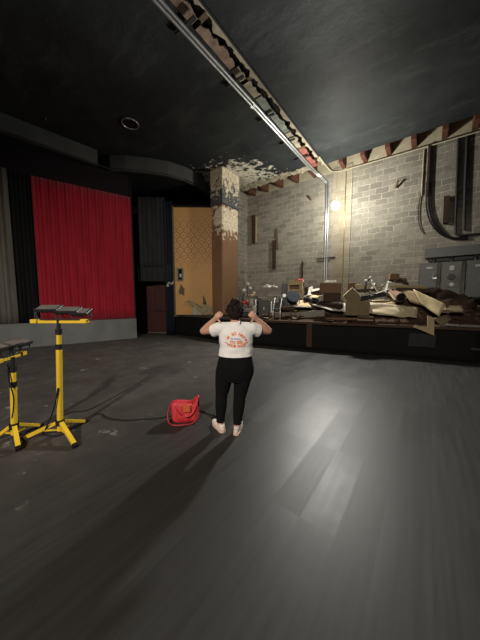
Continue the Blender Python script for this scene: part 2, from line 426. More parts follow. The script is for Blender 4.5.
# gold papered splay panel and the grey band above it
GA, GB = Vector((-8.60, 6.77, 0)), Vector((-7.30, 7.78, 0)); gd = (GB - GA).normalized(); gn = Vector((gd.y, -gd.x, 0))
def gp(u, z, o=0): return GA + gd * u + gn * o + Vector((0, 0, z))
gl = (GB - GA).length
struct('wall_splay', MB().prism([gp(0, .8), gp(gl, .8), gp(gl, .8, -.1), gp(0, .8, -.1)], (0, 0, 4.56)), MT['gold'])
struct('trim_7', MB().prism([gp(-.02, 5.36, .012), gp(gl, 5.36, .012), gp(gl, 5.36, -.1), gp(-.02, 5.36, -.1)], (0, 0, .10)), MT['cavity'])
struct('trim_8', MB().beam(gp(-.02, .8, .03), gp(-.02, 5.4, .03), .05, .05), MT['card_d'])
# pale plaster pilaster on the block wall
struct('trim_9', MB().box((-2.86, WALLY - .02, 3.7), (.74, .06, 6.1)), MT['pilaster'])

# peeling plaster lip along the torn ceiling edge
b = MB()
x = -7.35
for i in range(30):
    w = .10 + random.random() * .10
    y0 = EY - .26 - random.random() * .24; y1 = EY - .12 + random.random() * .1
    b.sheet([(x, y0, CEIL - .012), (x + w + .03, y0 + random.uniform(-.06, .06), CEIL - .012), (x + w + .03, y1, CEIL - .02 - random.random() * .03), (x, y1 + random.uniform(-.05, .05), CEIL - .03 - random.random() * .05)], 3, 3, .02, .02, i)
    x += w
    if x > -3.9: break
tag(b.build('torn_plaster', MT['plaster']), 'torn cream plaster lip where the dark ceiling breaks off above the joists', 'plaster', kind='stuff')
# paint flakes hanging over the pier
b = MB()
for i in range(150):
    a = random.uniform(0, 2 * PI); r = abs(random.gauss(0, .55))
    c = Vector((-7.0 + r * math.cos(a), 8.95 + r * .8 * math.sin(a), CEIL - .015)); q = random.uniform(0, PI); s = random.uniform(.03, .10)
    d1 = Vector((math.cos(q), math.sin(q), 0)) * s; d2 = Vector((-math.sin(q), math.cos(q), -random.uniform(0, .7))) * s * .7
    b.sheet([c, c + d1, c + d1 + d2, c + d2], 2, 2, .02, .004, i)
tag(b.build('peeling_paint', MT['white']), 'curling pale paint flakes on the ceiling above the tan pier', 'paint', kind='stuff')

# ceiling slot lining
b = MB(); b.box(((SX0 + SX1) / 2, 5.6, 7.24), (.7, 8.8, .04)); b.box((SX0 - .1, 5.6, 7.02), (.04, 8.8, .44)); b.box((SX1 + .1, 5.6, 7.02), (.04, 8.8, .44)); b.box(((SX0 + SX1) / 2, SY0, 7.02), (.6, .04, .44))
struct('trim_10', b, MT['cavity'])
def slotpiece(x0, x1, y0, y1, z, seed, side):
    bb = MB(); n = max(4, int((y1 - y0) / .06)); pts = []
    for i in range(n + 1):
        y = y0 + (y1 - y0) * i / n
        pts.append((y, noise.noise(Vector((y * 5, seed, 0))) * .10 + noise.noise(Vector((y * 17, seed, 2))) * .045))
    if side > 0: P = [(x0, y0, z), (x0, y1, z)] + [(x1 + r, y, z) for y, r in pts[::-1]]
    else: P = [(x1, y0, z), (x1, y1, z)] + [(x0 + r, y, z) for y, r in pts[::-1]]
    bb.prism(P, (0, 0, .03)); return bb
for i, (y0, y1, m, lb) in enumerate([(1.3, 4.7, 'peach', 'long peach plaster strip left inside the ceiling slot, nearest the viewer'), (4.75, 5.7, 'plaster', 'cream plaster strip left inside the ceiling slot beyond the peach one'),
        (5.75, 7.4, 'green', 'pale green plaster strip in the middle of the ceiling slot'), (7.45, 8.4, 'plaster', 'cream plaster strip between the green and pink ones in the ceiling slot'), (8.45, 9.9, 'pinkp', 'pink plaster strip at the far end of the ceiling slot')]):
    tag(slotpiece(SX0, SX0 + .19, y0, y1, CEIL + .02, i * 3.1, 1).build('plaster_strip', MT[m]), lb, 'plaster', 'plaster strips in the ceiling slot')
tag(slotpiece(SX1 - .10, SX1, 1.3, 9.95, CEIL - .005, 9.7, -1).build('plaster_edge', MT['plaster']), 'long crumbling cream plaster edge on the right side of the ceiling slot', 'plaster')
tag(MB().box((SX1 + .02, 5.6, CEIL - .025), (.035, 8.7, .05)).build('edge_trim', MT['dsteel']), 'thin dark metal trim along the right side of the ceiling slot', 'trim')
for i, (y, lb) in enumerate([(3.6, 'brown wooden cross piece in the ceiling slot, nearest the viewer'), (5.15, 'brown wooden cross piece in the ceiling slot, second from the viewer'), (8.42, 'brown wooden cross piece in the ceiling slot, close to the block wall')]):
    tag(MB().box(((SX0 + SX1) / 2 - .03, y, CEIL + .09), (.40, .10, .14)).build('cross_piece', MT['card_d']), lb, 'timber', 'cross pieces in the ceiling slot')

# joists
JX = [(-7.0, 'against the corner by the pier'), (-6.28, 'second from the pier corner'), (-5.5, 'third from the pier corner'), (-4.75, 'fourth from the pier corner, left of the conduit'), (-3.95, 'just behind the conduit bend'),
      (-2.8, 'above the pale pilaster'), (-2.06, 'first to the right of the pale pilaster'), (-1.30, 'second to the right of the pale pilaster'), (-.58, 'third to the right of the pale pilaster'), (.2, 'above the cable-hung dark board'), (.9, 'at the right edge of the photo')]
for x, w in JX:
    tag(MB().box((x, 10.195, 6.93), (.14, .60, .62)).build('ceiling_joist', MT['joist']), 'exposed red-brown ceiling joist ' + w, 'joist', 'exposed joists above the block wall')

# ------------------------------------------------------------------ pier
t = thing('pier', 'tan painted pier with peeling cream paint beside the gold panel', 'pier', (-6.93, 8.13, DECK))
b = MB(); b.box((-6.93, 8.13, (DECK + 5.35) / 2), (.62, 1.06, 5.35 - DECK)); b.build('shaft', MT['pier'], t, bevel=.07)
MB().box((-6.93, 8.15, 6.045), (.66, 1.12, 1.39)).build('capital', MT['cap'], t, bevel=.03)

# ------------------------------------------------------------------ stage
FR = [(-8.75, 6.76), (-7.24, 6.87), (-5.91, 6.72), (-4.6, 6.79), (1.12, 8.19), (6.28, 9.43)]
t = thing('stage', 'black skirted raised stage platform in front of the block wall', 'stage', (-3, 8.5, 0))
MB().prism([(x, y, DECK - .06) for x, y in FR] + [(6.3, 10.45, DECK - .06), (-7.4, 10.45, DECK - .06), (-7.4, 8.2, DECK - .06), (-8.6, 7.2, DECK - .06)], (0, 0, .06)).build('deck', MT['deck'], t)
b = MB(); K = 60
for (p, q) in zip(FR, FR[1:]):
    p, q = Vector((*p, 0)), Vector((*q, 0)); n = Vector(((q - p).y, -(q - p).x, 0)).normalized(); k = max(2, int((q - p).length / .12))
    b.sheet([p - n * .05, q - n * .05, q - n * .05 + Vector((0, 0, DECK - .06)), p - n * .05 + Vector((0, 0, DECK - .06))], k, 5, .03, .012, p.x, 9)
b.build('skirt', MT['skirt'], t, smooth=True)
fd = Vector((5.73, 1.40, 0)).normalized(); fn = Vector((fd.y, -fd.x, 0))
def fp(u, o, z): return Vector((-4.6, 6.79, 0)) + fd * u + fn * o + Vector((0, 0, z))
MB().beam(fp(-.1, .02, DECK - .035), fp(11, .02, DECK - .035), .05, .07).build('edge_board', MT['wood_d'], t)
MB().beam(fp(1.86, .015, .10), fp(1.86, .015, DECK - .07), .16, .03, fn).build('brace', MT['wood_d'], t)
MB().beam(fp(4.42, .0, .5), fp(5.0, .0, .5), .35, .02, fn).build('access_panel', MT['dark'], t)
MB().beam(fp(5.7, .03, .36), fp(7.4, .03, .36), .05, .03, fn).build('rail', MT['dsteel'], t)

# ------------------------------------------------------------------ curtains
def curtain(name, pl, z0, z1, pleats, m, label, amp=.05, seed=0, d=.03, parent=None, cat='curtain', group=None):
    b = MB(); P = [Vector((*p, 0)) for p in pl]
    seg = [(q - p).length for p, q in zip(P, P[1:])]; T = sum(seg); nu = pleats * 8; nv = 12
    def at(s):
        for i, l in enumerate(seg):
            if s <= l or i == len(seg) - 1:
                dd = (P[i + 1] - P[i]).normalized(); return P[i] + dd * s, Vector((dd.y, -dd.x, 0))
            s -= l
    G = []
    for i in range(nu + 1):
        u = i / nu; ph = u * pleats * 2 * PI + 1.2 * noise.noise(Vector((u * pleats * .5, seed, 0)))
        row = []
        for j in range(nv + 1):
            v = j / nv; q, n = at(u * T)
            k = amp * (.75 + .5 * noise.noise(Vector((u * 9, v * 1.5, seed)))) * (1 - .35 * v)
            w = math.sin(ph + .5 * noise.noise(Vector((u * 6, v * 2, seed + 4))))
            row.append(b.bm.verts.new(q + n * (d + k * (w * .6 + .4 * math.sin(ph * .5 + 1))) + Vector((0, 0, z0 + (z1 - z0) * v))))
        G.append(row)
    for i in range(nu):
        for j in range(nv): b.bm.faces.new((G[i][j], G[i + 1][j], G[i + 1][j + 1], G[i][j + 1]))
    o = b.build(name, m, parent, smooth=True)
    md = o.modifiers.new('thick', 'SOLIDIFY'); md.thickness = .012
    if parent is None: tag(o, label, cat, group); centre(o)
    return o
curtain('curtain', off([(-10.62, .8), (-10.41, 1.48), (-10.26, 1.94)], -.08), .80, 5.5, 9, MT['grey_f'], 'pleated light grey curtain at the far left above the ledge', .05, 1)
curtain('curtain', off([(-10.25, 1.97), (-10.09, 2.47)], -.12), .80, 5.5, 5, MT['black_c'], 'narrow black curtain hanging between the grey and the red ones', .05, 2)
curtain('curtain', off([(-10.085, 2.47), (-9.76, 3.45), (-9.19, 5.25)], -.08), .80, 5.44, 27, MT['red'], 'wide bright red pleated curtain hanging above the grey ledge', .045, 3)
curtain('drape', [(-9.72, 5.84), (-8.86, 6.56)], 2.9, 5.75, 6, MT['black_f'], 'flat black drape hanging above the maroon doors', .02, 4, cat='drape')
curtain('valance', [(-9.82, 5.80), (-8.62, 6.80)], 2.3, 2.98, 14, MT['black_f'], 'short black pleated valance above the maroon doors', .025, 5, d=.05, cat='valance')
curtain('drape', [(-8.90, 6.50), (-8.62, 6.74)], .02, 5.6, 3, MT['navy_f'], 'narrow dark blue-black drape along the left edge of the gold panel', .03, 6, d=.0, cat='drape')

# maroon double doors
DA, DB = Vector((-10.72, 6.27, 0)), Vector((-9.17, 7.03, 0)); dd = (DB - DA).normalized(); dn = Vector((dd.y, -dd.x, 0))
def dp(u, z, o=0): return DA + dd * u + dn * o + Vector((0, 0, z))
t = MB().beam(dp(0, 1.21, .06), dp(1.73, 1.21, .06), .06, 2.42, (0, 0, 1)).build('door_1', MT['maroon']); t['kind'] = 'structure'
for u0, u1 in ((.06, .84), (.89, 1.67)):
    for z0, z1 in ((.16, .98), (1.06, 2.3)):
        MB().beam(dp(u0, (z0 + z1) / 2, .10), dp(u1, (z0 + z1) / 2, .10), .03, z1 - z0, (0, 0, 1)).build('door_panel', MT['maroon'], t, bevel=.01)
MB().beam(dp(.92, 1.02, .14), dp(1.62, 1.02, .14), .03, .03).build('push_bar', MT['dsteel'], t)
MB().beam(dp(.05, .02, .12), dp(1.7, .02, .12), .04, .03).build('door_gap_light', MT['galv'], t)  # pale strip standing in for the light that shows under the doors

# things on the gold panel
t = thing('junction_box', 'small open wall box with a pale frame on the left of the gold panel', 'wall box', gp(.22, 2.35))
b = MB()
for a, c in (((.12, 2.35), (.12, 2.85)), ((.34, 2.35), (.34, 2.85)), ((.12, 2.35), (.34, 2.35)), ((.12, 2.85), (.34, 2.85))): b.beam(gp(*a, .02), gp(*c, .02), .05, .05)
b.build('frame', MT['grey'], t); MB().beam(gp(.12, 2.6, .006), gp(.34, 2.6, .006), .01, .5).build('recess', MT['cavity'], t)
MB().box(gp(.25, 2.55, .02), (.06, .06, .14)).build('switch', MT['label'], t)
one('bracket', MB().tube([gp(-.3, 2.1, .1), gp(-.22, 2.25, .16), gp(-.12, 2.18, .1), gp(-.05, 2.3, .06)], .03).sph(gp(-.28, 2.12, .12), .06), MT['white'], 'small pale metal bracket at the left edge of the gold panel', 'bracket')
b = MB(); b.sheet([gp(.15, 1.80, .03), gp(.38, 1.72, .08), gp(.40, 2.02, .04), gp(.24, 2.2, .015)], 5, 4, .05, .006, 3)
one('torn_scrap', b, MT['card_d'], 'torn dark scrap hanging below the wall box on the gold panel', 'scrap')
sc = [((.40, 1.42), (1.05, 1.02), (1.25, 1.2), (.62, 1.52)), ((.72, .98), (1.0, .60), (1.28, 1.2), (.85, 1.28)), ((1.05, 1.0), (1.5, .86), (1.58, 1.25), (1.15, 1.35)), ((1.16, 1.25), (1.36, 1.15), (1.32, 1.4), (1.20, 1.75))]
for i, q in enumerate(sc):
    b = MB(); b.sheet([gp(u, z, .02 + .05 * ((i + k) % 3)) for k, (u, z) in enumerate(q)], 6, 4, .06, .006, 10 + i, 3, .02)
    one('torn_paper', b, MT[('card', 'white', 'paper', 'card_d')[i]], 'curling torn wallpaper at the foot of the gold panel, ' + ('leftmost long strip', 'pointed piece hanging lowest', 'pale piece next to the pier', 'dark upright sliver')[i], 'torn wallpaper', 'torn wallpaper on the gold panel')

# ceiling downlight ring
t = thing('ceiling_downlight', 'unlit round recessed downlight with a pale ring in the dark ceiling', 'downlight', (-7.26, 4.22, CEIL - .02))
b = MB(); b.tube([(-7.26 + .23 * math.cos(a * PI / 12), 4.22 + .23 * math.sin(a * PI / 12), CEIL - .015) for a in range(25)], .018, 8, 1); b.build('ring', MT['galv'], t, smooth=True)
MB().cyl((-7.26, 4.22, CEIL - .012), (-7.26, 4.22, CEIL), .22).build('well', MT['cavity'], t)
one('ceiling_hook', MB().tube([(-9.0, 2.55, CEIL), (-9.0, 2.55, CEIL - .08), (-8.92, 2.6, CEIL - .1), (-8.9, 2.62, CEIL - .04)], .02), MT['dsteel'], 'small hook in the dark ceiling left of the downlight', 'hook')

# ------------------------------------------------------------------ conduits and wall fittings
t = thing('conduit', 'pair of shiny steel conduits running along the ceiling slot and down the block wall', 'conduit', (-3.4, 10.4, DECK))
for o in (0, .085):
    MB().tube([(-3.98 + o, 1.4, 6.66), (-3.96 + o, 4, 6.66), (-3.93 + o, 7, 6.66), (-3.90 + o, 9.6, 6.66), (-3.80 + o, 10.15, 6.58), (-3.56 + o * .8, 10.38, 6.32), (-3.47 + o, 10.42, 6.0), (-3.45 + o, 10.43, 4), (-3.44 + o, 10.43, DECK)], .033, 12, 6).build('pipe', MT['galv'], t, smooth=True)
for y in (3.45, 4.95, 6.4, 7.75, 8.9):
    MB().box((-3.9, y, 6.705), (.52, .07, .035)).build('strut', MT['dsteel'], t)
MB().box((-3.40, 10.42, 3.25), (.75, .04, .05)).build('strut', MT['dsteel'], t)
for y in (2.6, 5.7): b = MB(); b.cyl((-3.97, y, 6.66), (-3.97, y + .09, 6.66), .042); b.cyl((-3.885, y, 6.66), (-3.885, y + .09, 6.66), .042); b.build('coupling', MT['galv'], t)
one('thin_conduit', MB().tube([(-3.36, 9.2, 6.70), (-3.34, 10.2, 6.68), (-3.1, 10.42, 6.58), (-2.4, 10.43, 6.55), (0, 10.43, 6.52), (3, 10.43, 6.5)], .022, 8), MT['cream'], 'thin pale conduit running along the top of the block wall under the joists', 'conduit')
one('thin_conduit', MB().tube([(-2.72, 10.425, 6.45), (-2.72, 10.425, 4), (-2.70, 10.425, DECK)], .016, 8), MT['brass'], 'thin dark vertical conduit along the right side of the pale pilaster', 'conduit')
# bare lamp hanging over the stage
LX, LY, LZ = (-2.65,8.9,4.77)
t = thing('hanging_lamp', 'glaring lit lamp hanging over the stage in front of the block wall', 'lamp', (LX, LY, LZ))
MB().sph((LX, LY, LZ), .115, 3).build('bulb', MT['bulb'], t, smooth=True)
MB().loft([(0, 0, -.06, .05, .05), (0, 0, -.01, .09, .09), (0, 0, .06, .14, .14), (0, 0, .055, .135, .135), (0, 0, -.01, .08, .08), (0, 0, -.05, .03, .03)], 20)._dish((LX, LY, LZ)).build('reflector', MT['galv'], t, smooth=True)
MB().cyl((LX, LY + .14, LZ - .02), (LX, LY + .14, LZ + .16), .03).build('socket', MT['label'], t)
MB().cyl((LX, LY + .14, LZ + .15), (LX, LY + .14, CEIL - .001), .003).build('cord', MT['rubber'], t)

def post(name, p, q, w, d, m, label, cat): return one(name, MB().beam(p, q, w, d, (1, 0, 0)), m, label, cat)
post('timber_stump', (-7.02, 10.44, 4.33), (-7.05, 10.44, 5.68), .12, .16, MT['wood_d'], 'dark timber stump set in the block wall near the pier', 'timber')
post('timber_batten', (-6.90, 10.46, 4.35), (-6.90, 10.46, 5.6), .06, .06, MT['wood_l'], 'pale thin batten against the dark timber stump near the pier', 'timber')
post('timber_stump', (-5.84, 10.43, 3.0), (-5.86, 10.43, 4.30), .12, .13, MT['wood_d'], 'dark timber stump left of the middle of the block wall', 'timber')
post('timber_batten', (-5.68, 10.46, 3.9), (-5.76, 10.46, 4.85), .06, .07, MT['wood_m'], 'thin brown batten above the middle timber stump on the block wall', 'timber')
post('leaning_pole', (-4.36, 10.2, DECK), (-4.42, 10.43, 3.2), .06, .06, MT['wood_d'], 'thin dark pole leaning on the block wall behind the clutter', 'pole')
one('wooden_peg', MB().cyl((-1.05, 10.46, 5.45), (-.98, 10.32, 5.62), .035), MT['wood_m'], 'small wooden peg in the block wall right of the lamp', 'peg')
one('wooden_peg', MB().cyl((-4.1, 10.46, 5.75), (-4.16, 10.34, 5.9), .035), MT['wood_m'], 'small wooden peg in the block wall left of the conduit', 'peg')
one('cable_board', MB().beam((-.15, 10.465, 4.95), (-.17, 10.465, 6.55), .14, .06, (1, 0, 0)), MT['wood_d'], 'tall dark board high on the wall with cables behind it', 'board')
one('thin_pipe', MB().tube([(-.30, 10.465, 5.0), (-.31, 10.465, 6.45)], .02), MT['cream'], 'short pale pipe beside the tall dark wall board', 'pipe')
for i, o in enumerate((0, .06, .12)):
    one('hanging_cable', MB().tube([(-.18 + o, 10.455, 5.4), (-.16 + o, 10.455, 4.75), (-.05 + o, 10.45, 4.2), (.2 + o, 10.45, 3.75), (.55, 10.455, 3.48 + o * .4), (.95, 10.455, 3.42 + o * .5)], .02), MT['rubber'],
        'black cable sagging from the tall wall board, ' + ('lowest of three', 'middle of three', 'uppermost of three')[i], 'cable', 'cables sagging from the wall board')
one('hanging_cable', MB().tube([(-.32, 10.465, 5.1), (-.36, 10.46, 4.5), (-.30, 10.46, 4.05), (-.18, 10.46, 3.75)], .013), MT['rubber'], 'thin cable looping down left of the tall wall board', 'cable')
one('timber_block', MB().beam((.38, 10.46, 3.98), (.36, 10.46, 4.82), .18, .14, (1, 0, 0)), MT['wood_d'], 'short dark timber block on the wall between board and pipes', 'timber')
one('black_pipe', MB().tube([(.54, 10.455, 6.5), (.60, 10.455, 4.5), (.63, 10.455, 3.75), (.70, 10.455, 3.58), (1.0, 10.455, 3.55), (2.2, 10.455, 3.52)], .035, 10), MT['dsteel'], 'left one of two black pipes, bending right at its foot', 'pipe')
one('black_pipe', MB().tube([(.74, 10.455, 6.5), (.80, 10.455, 4.5), (.84, 10.455, 3.7)], .035, 10), MT['dsteel'], 'straight right one of two black wall pipes', 'pipe')
# electrical gear
t = thing('cable_trough', 'long grey metal trough on the wall above the switch boxes', 'trough', (.8, 10.4, 2.9))
MB().box((.95, 10.38, 3.06), (2.1, .2, .30)).build('body', MT['elec'], t, bevel=.01)
for x in (.15, .60, 1.15): MB().cyl((x, 10.38, 2.73), (x, 10.38, 2.93), .05).build('nipple', MT['dsteel'], t)
MB().box((.95, 10.45, 2.84), (1.9, .06, .10)).build('backing', MT['dsteel'], t)
def switch(x0, x1, z0, z1, label, kind):
    t = thing('switch_box', label, 'switch box', ((x0 + x1) / 2, 10.4, z0), group='grey switch boxes on the wall'); cx = (x0 + x1) / 2
    MB().box((cx, 10.37, (z0 + z1) / 2), (x1 - x0, .22, z1 - z0)).build('body', MT['elec'], t, bevel=.012)
    MB().box((cx, 10.25, (z0 + z1) / 2), (x1 - x0 - .05, .03, z1 - z0 - .06)).build('door', MT['elec'], t, bevel=.008)
    if kind == 0:
        MB().box((cx + .02, 10.231, z1 - .16), (.16, .01, .06)).build('label_plate', MT['label'], t)
        MB().beam((cx + .10, 10.21, z0 + .55), (cx + .15, 10.19, z0 + .75), .03, .03).build('handle', MT['galv'], t)
        MB().box((cx + .16, 10.22, z0 + .58), (.12, .03, .04)).build('latch', MT['galv'], t)
    elif kind == 1:
        MB().box((cx, 10.231, z1 - .20), (.11, .01, .14)).build('label_plate', MT['label'], t)
        MB().box((cx + .02, 10.228, z0 + .58), (.30, .015, .46)).build('cover_plate', MT['elec'], t)
        MB().cyl((cx, 10.22, z0 + .66), (cx, 10.17, z0 + .66), .10, .09, 24).build('dial', MT['dsteel'], t)
        MB().box((cx, 10.15, z0 + .66), (.04, .05, .14)).build('knob', MT['blackp'], t)
        MB().cyl((cx + .02, 10.221, z0 + .43), (cx + .02, 10.215, z0 + .43), .06).build('badge', MT['label'], t)
    else:
        MB().box((cx - .02, 10.231, z1 - .17), (.18, .01, .06)).build('label_plate', MT['label'], t)
        MB().beam((cx + .02, 10.21, z0 + .5), (cx + .02, 10.18, z0 + .72), .03, .03).build('handle', MT['galv'], t)
switch(-.22, .27, 1.66, 2.74, 'grey switch box with a pale strip label, leftmost on the wall', 0)
switch(.35, .86, 1.60, 2.74, 'grey switch box with a round black dial, middle of three', 1)
switch(.95, 1.55, 1.60, 2.74, 'grey switch box cut off by the right edge of the photo', 2)

# ------------------------------------------------------------------ clutter on the stage
def cb(name, label, cat, B, d, m, yaw=13.5, tilt=0, roll=0, group=None, bevel=.008, parts=None):
    """a box-bodied thing standing at B = (x, y, bottom z, width, height)"""
    x, y, z, w, h = B
    if parts is None:
        o = MB().box((0, 0, h / 2), (w, d, h)).build(name, m, bevel=bevel); tag(o, label, cat, group)
    else:
        o = thing(name, label, cat, group=group)
        parts(o, w, d, h)
    o.location = (x, y, z); o.rotation_euler = (math.radians(tilt), math.radians(roll), math.radians(yaw)); return o
def flat(name, label, cat, pts, m, amp=.04, th=.01, seed=0, group=None, nu=10, nv=6, rag=0, freq=2):
    return one(name, MB().sheet(pts, nu, nv, amp, th, seed, freq, rag), m, label, cat, group, smooth=True)
def stick(name, label, cat, a, b, w, h, m, group=None):
    return one(name, MB().beam(a, b, w, h), m, label, cat, group, bevel=.004)

# the loose heap everything lies on
b = MB(); G = []
prof = [(-.6, .0), (0, .10), (.7, .16), (1.6, .20), (2.3, .30), (2.9, .32), (3.5, .34), (4.2, .50), (4.8, .68), (5.4, .62), (6.0, .40), (6.8, .30), (7.6, .2), (8.2, 0)]
def hp(u):
    for (a, x), (c, y) in zip(prof, prof[1:]):
        if a <= u <= c: return x + (y - x) * (u - a) / (c - a)
    return 0
for i in range(89):
    u = -.6 + i * .1; row = []
    for j in range(25):
        s = .06 + j * .1 * min(1, (10.33 - fp(u, 0, 0).y) / 2.46)
        e = min(1, (s - .06) / .75) * max(0, min(1, (2.46 - s) / .9)); e = e * e * (3 - 2 * e)
        z = hp(u) * e * (1 + .5 * noise.noise(Vector((u * 2.2, s * 2.2, 2)))) + .09 * e * noise.noise(Vector((u * 7, s * 7, 4))) * (hp(u) > 0)
        row.append(b.bm.verts.new(fp(u, -s, DECK + max(.004, z))))
    G.append(row)
for i in range(88):
    for j in range(24): b.bm.faces.new((G[i][j], G[i + 1][j], G[i + 1][j + 1], G[i][j + 1]))
ed = [r[0] for r in G] + G[-1][1:] + [r[-1] for r in G[-2::-1]] + G[0][-2:0:-1]
lo = [b.bm.verts.new((v.co.x, v.co.y, DECK + .001)) for v in ed]
for k in range(len(ed)): b.bm.faces.new((ed[k], lo[k], lo[(k + 1) % len(lo)], ed[(k + 1) % len(ed)]))
b.bm.faces.new(lo)
rnd = random.Random(3)
for i in range(420):
    u = rnd.uniform(-.2, 7.4); s = rnd.uniform(.12 if rnd.random() < .6 else .9, min(1.9, 10.0 - fp(u, 0, 0).y))
    e = min(1, (s - .06) / .75) * max(0, min(1, (2.46 - s) / .9)); e = e * e * (3 - 2 * e)
    c = fp(u, -s, DECK + .03 + hp(u) * e); q = rnd.uniform(0, PI); l = rnd.uniform(.08, .32)
    dv = Vector((math.cos(q), math.sin(q), rnd.uniform(-.35, .35))) * l
    b.beam(c - dv, c + dv, rnd.uniform(.015, .06), rnd.uniform(.008, .02))
tag(b.build('rubble_heap', MT['redbrown']), 'dark brown heap of splintered scraps under the boards and cardboard on the stage', 'rubble', kind='stuff')

b = MB()
for i in range(60):
    u = rnd.uniform(.2, 3.0); s = rnd.uniform(.15, min(1.7, 9.8 - fp(u, 0, 0).y))
    e = min(1, (s - .06) / .75) * max(0, min(1, (2.46 - s) / .9)); e = e * e * (3 - 2 * e)
    c = fp(u, -s, DECK + .05 + hp(u) * e * 1.1); q = rnd.uniform(0, PI); l = rnd.uniform(.06, .2); k = rnd.uniform(.03, .12)
    d1 = Vector((math.cos(q), math.sin(q), rnd.uniform(-.3, .3))) * l; d2 = Vector((-math.sin(q), math.cos(q), rnd.uniform(-.4, .4))) * k
    b.sheet([c - d1 - d2, c + d1 - d2, c + d1 * .8 + d2, c - d1 + d2], 3, 2, .02, .006, i)
tag(b.build('paper_scraps', MT['card_d']), 'scattered greyish paper and plaster scraps strewn over the heap on the stage', 'scraps', kind='stuff')

# --- left end: table with fixtures
B = (-4.552,7.84,0.903,0.826,0.733)
def table(o, w, d, h):
    MB().box((0, 0, h - .02), (w, d, .04)).build('tabletop', MT['grey'], o, local=True, bevel=.005)
    for sx in (-1, 1):
        for sy in (-1, 1): MB().box((sx * (w / 2 - .05), sy * (d / 2 - .05), (h - .04) / 2), (.05, .05, h - .04)).build('leg', MT['dsteel'], o, local=True)
B = (B[0], B[1], DECK, B[3], (-4.577,7.821,1.618)[2] - DECK)
cb('work_table', 'grey topped work table on the stage behind the person', 'table', B, .7, None, 30, parts=table)
def cabinet(o, w, d, h):
    MB().box((0, 0, h / 2), (w, d, h)).build('body', MT['blackp'], o, local=True, bevel=.01)
    MB().box((w * .2, -d / 2 - .008, h / 2), (w * .5, .015, h * .9)).build('door', MT['dsteel'], o, local=True)
    MB().box((w * .0, -d / 2 - .025, h * .55), (.02, .02, .1)).build('handle', MT['galv'], o, local=True)
B = (-4.616,7.541,1.063,0.359,0.466)
cb('cabinet', 'black cabinet standing under the work table on the stage', 'cabinet', (B[0], B[1], DECK, B[3], B[2] + B[4] - DECK), .4, None, 30, parts=cabinet)
def can(name, label, B, m, cat='can', lid=None, r=None):
    x, y, z, w, h = B; r = r or w / 2
    t = thing(name, label, cat, (x, y, z))
    MB().loft([(0, 0, 0, r * .93, r * .93), (0, 0, .02, r, r), (0, 0, h - .02, r, r), (0, 0, h, r * .95, r * .95)], 20).build('body', m, t, local=True)
    MB().cyl((0, 0, h - .005), (0, 0, h + .012), r * .85).build('lid', lid or MT['galv'], t, local=True)
    return t
B = (-4.352,7.616,1.282,0.141,0.177)
can('steel_canister', 'shiny steel canister beside the black cabinet under the work table', (B[0], B[1], DECK, B[3], B[2] + B[4] - DECK), MT['galv'])
def tray(o, w, d, h):
    b = MB(); b.box((0, 0, .01), (w, d, .02)); b.box((0, -d / 2, h / 2), (w, .02, h)); b.box((0, d / 2, h / 2), (w, .02, h)); b.box((-w / 2, 0, h / 2), (.02, d, h)); b.box((w / 2, 0, h / 2), (.02, d, h))
    b.build('body', MT['grey'], o, local=True)
    MB().beam((-w * .3, -d / 2 - .015, h * .1), (-w * .05, -d / 2 - .015, h * .75), .02, .02).build('strut', MT['taup'], o, local=True)
cb('open_crate', 'open grey wooden crate on top of the work table', 'crate', (-4.55,7.842,1.644,0.73,0.319), .5, None, 30, parts=tray)
for i, (q, lb) in enumerate([((264, 287.5, 269, 291), 'at the left'), ((269, 286, 274, 289.5), 'in the middle'), ((274.5, 286.5, 279, 291), 'at the right')]):
    q = [(-4.752,7.752,1.983), (-4.606,7.862,2.038), (-4.445,7.984,2.02)][i]; x = Vector(q)
    b = MB()
    for k in range(5): b.sph(x + Vector((rnd.uniform(-.08, .08), rnd.uniform(-.08, .08), rnd.uniform(-.06, .03))), (rnd.uniform(.05, .09), .06, .045), 2)
    one('white_rag', remesh(b, .015, 2), MT['white'], 'crumpled white rag lying in the open grey crate, ' + lb, 'rag', 'rags in the grey crate', smooth=True)
one('flat_board', MB().box(Vector((-4.231,7.644,1.66)) + Vector((0, 0, .012)), (.42, .10, .03), (0, 0, .5)), MT['white'], 'narrow white board lying on the front edge of the work table', 'board')
# cart with globes, left of the table
def cart(o, w, d, h):
    for z in (.15, h * .5, h - .02): MB().box((0, 0, z), (w, d, .03)).build('shelf', MT['dsteel'], o, local=True)
    for sx in (-1, 1):
        for sy in (-1, 1): MB().box((sx * w / 2, sy * d / 2, h / 2), (.035, .035, h)).build('post', MT['dsteel'], o, local=True)
B = (-5.332,7.627,0.88,0.607,0.758)
cb('metal_cart', 'dark metal shelf cart on the stage just right of the pier', 'cart', (B[0], B[1], DECK, B[3], B[4] + B[2] - DECK), .5, None, 25, parts=cart)
for q, r, lb in [((-5.493,7.506,1.863), .085, 'left globe, lower'), ((-5.44,7.671,2.111), .08, 'topmost globe'), ((-5.275,7.607,1.955), .07, 'right globe, smallest')]:
    x, y, z = q; t = thing('lamp_globe', 'dusty white globe on a dark stem above the shelf cart, ' + lb, 'globe', (x, y, z), group='globes on the cart')
    MB().sph((0, 0, 0), r, 3).build('globe', MT['white'], t, local=True, smooth=True)
    MB().cyl((0, 0, -r - (z - r - 1.65)), (0, 0, -r + .02), .02).cyl((0, 0, -r - (z - r - 1.65)), (0, 0, -r - (z - r - 1.65) + .02), .05).build('stem', MT['dsteel'], t, local=True)
one('red_cloth', remesh(MB().sph((-5.277,7.168,1.419), (.12, .08, .06)).sph((-5.19,7.233,1.474), (.10, .07, .07)).sph((-5.132,7.277,1.383), (.06, .06, .09)), .02, 3), MT['redp'], 'crumpled red cloth on the metal cart beside the head of the person', 'cloth', smooth=True)
